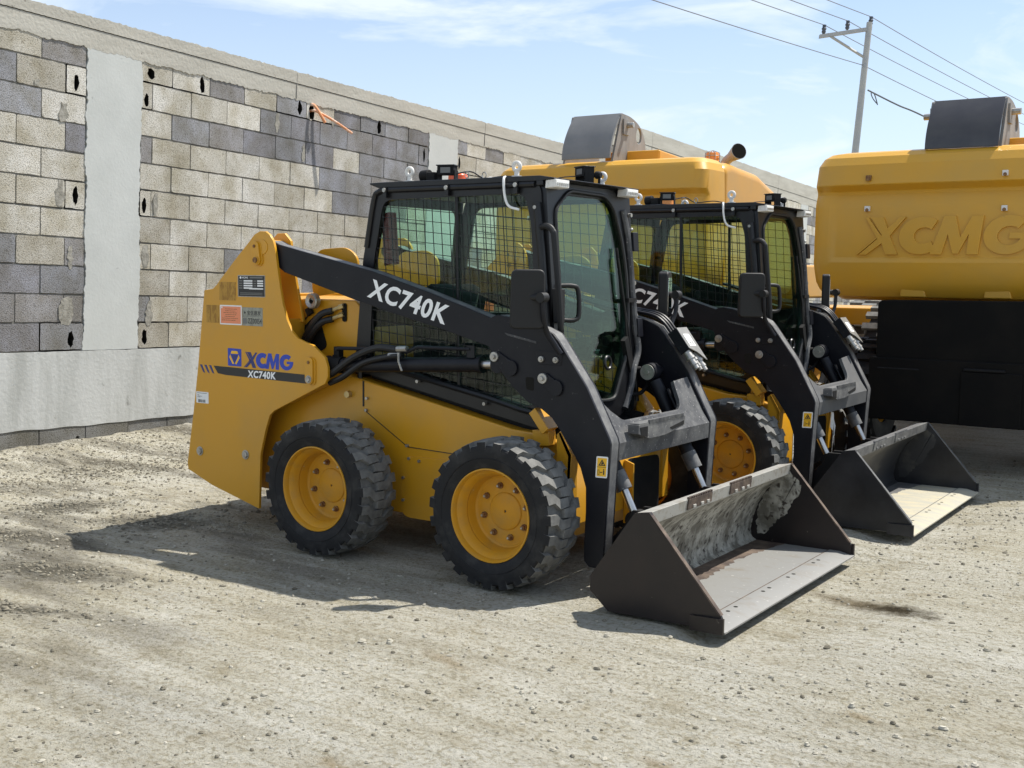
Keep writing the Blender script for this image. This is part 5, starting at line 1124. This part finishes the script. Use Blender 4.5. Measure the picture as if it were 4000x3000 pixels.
# a wheeled machine glimpsed between the second loader and the right excavator
pm = thing('wheel_loader', 'yellow machine with black tyres half hidden behind the right excavator blade', 'loader', (0.3, 9.2, 0))
def finp(o): o.matrix_parent_inverse = Matrix.Translation(pm.location).inverted(); return o
for X, Y in ((-0.75, 9.0), (.42, 8.6), (.42, 11.0), (-0.75, 11.4)):
    w = MB(); w.revolve([(.28, -.17), (.32, -.20), (.50, -.20), (.60, -.14), (.62, 0), (.60, .14), (.50, .20), (.32, .20), (.28, .17)], (X, Y, .62), 'tyre_side', 40, 'x')
    for k in range(20):
        a = 2*PI*k/20
        for q in (-1, 1): w.obox((X+q*.10, Y+.63*math.cos(a+.08*q), .62+.63*math.sin(a+.08*q)), (.10, 0, 0), Vector((0, -math.sin(a), math.cos(a)))*.04, Vector((0, math.cos(a), math.sin(a)))*.025, 'tyre_tread')
    w.revolve([(.28, -.16), (.25, -.05), (.02, -.05)], (X, Y, .62), 'yellow_rim', 24, 'x'); w.revolve([(.28, .16), (.25, .05), (.02, .05)], (X, Y, .62), 'yellow_rim', 24, 'x'); finp(w.build('wheel', pm, smooth=30))
f_ = MB(); f_.box((-1.0, 9.25, 1.0), (.75, 10.6, 1.22), 'yellow'); finp(f_.build('frame', pm, bevel=.02))

# ------------------------------------------------------------------ power pole and lines
D = 40.0; F = D/30
top = pix(3397, 88, D); base = pix(3340, 600, D); axis_ = (top-base).normalized()
pole = thing('utility_pole', 'leaning grey steel power pole with a side cross arm beyond the wall', 'utility pole', tuple(top-axis_*8.6*F))
def finq(o): o.matrix_parent_inverse = Matrix.Translation(pole.location).inverted(); return o
m = MB(); m.tube([top-axis_*8.6*F, top], .11*F, 'galv', 12, r1=.075*F); finq(m.build('pole', pole))
m = MB(); l0 = pix(3207, 142, D); l1 = pix(3398, 113, D); side_ = (l1-l0).normalized()
m.obox((l0+l1)/2, side_*((l1-l0).length/2+.06), axis_*.045*F, side_.cross(axis_)*.045*F, 'galv'); br0 = pix(3245, 142, D); br1 = pix(3375, 224, D); m.tube([br0, br1], .035*F, 'galv', 6); finq(m.build('cross_arm', pole))
ins = []
for x, y in ((3216, 128), (3308, 112), (3399, 96)):
    m = MB(); b0 = pix(x, y+12, D); P = [(b0+axis_*.05*F, .03*F), (b0+axis_*.10*F, .06*F), (b0+axis_*.14*F, .045*F), (b0+axis_*.18*F, .065*F), (b0+axis_*.22*F, .045*F), (b0+axis_*.28*F, .05*F)]
    for (a, ra), (b, rb) in zip(P, P[1:]): m.cyl(a, b, ra, 'insulator', 10, r1=rb)
    finq(m.build('insulator', pole)); ins.append(b0+axis_*.28*F)
wd = pix(5669, 1157, 1)-CP; wd.z = 0; wd.normalize()
ins.append(pix(3372, 255, D))
def wire(P, dl, dr, sl_, sr_, r, n=40):
    pts = []
    for k in range(n+1):
        t = -1+k/n; pts.append(P+wd*(dl*t)+Vector((0, 0, sl_*t*(1+t)*4)))
    for k in range(1, n+1):
        t = k/n; pts.append(P+wd*(dr*t)+Vector((0, 0, -sr_*t*(1-t)*4)))
    q = MB(); q.tube(pts, r, 'wire', 6); return q
names = ('power line from the outermost insulator of the cross arm', 'power line from the middle insulator of the cross arm', 'power line from the insulator at the pole top', 'lowest power line, clamped to the pole below its cross arm')
for P, nm in zip(ins, names):
    o = wire(P, 60, 80, .45, 1.0, .0145).build('power_line'); tag(o, nm, 'power line', 'power lines strung over the yard')
P = pix(3390, 352, D); Q = pix(3620, 460, D*1.02); E_ = pix(4300, 760, D*1.1)
q = MB(); q.tube(smoothpath([P, P.lerp(Q, .5)-Vector((0, 0, .03)), Q, Q.lerp(E_, .5)-Vector((0, 0, .25)), E_], 10), .029, 'wire_thick', 8)
lp0 = pix(3403, 365, D); q.tube(smoothpath([pix(3425, 405, D), pix(3410, 385, D), lp0, pix(3412, 362, D), pix(3420, 380, D), pix(3428, 410, D)]), .019, 'wire_thick', 6)
o = q.build('service_cable'); tag(o, 'thick twisted cable running from the pole with a loose end dangling', 'cable')
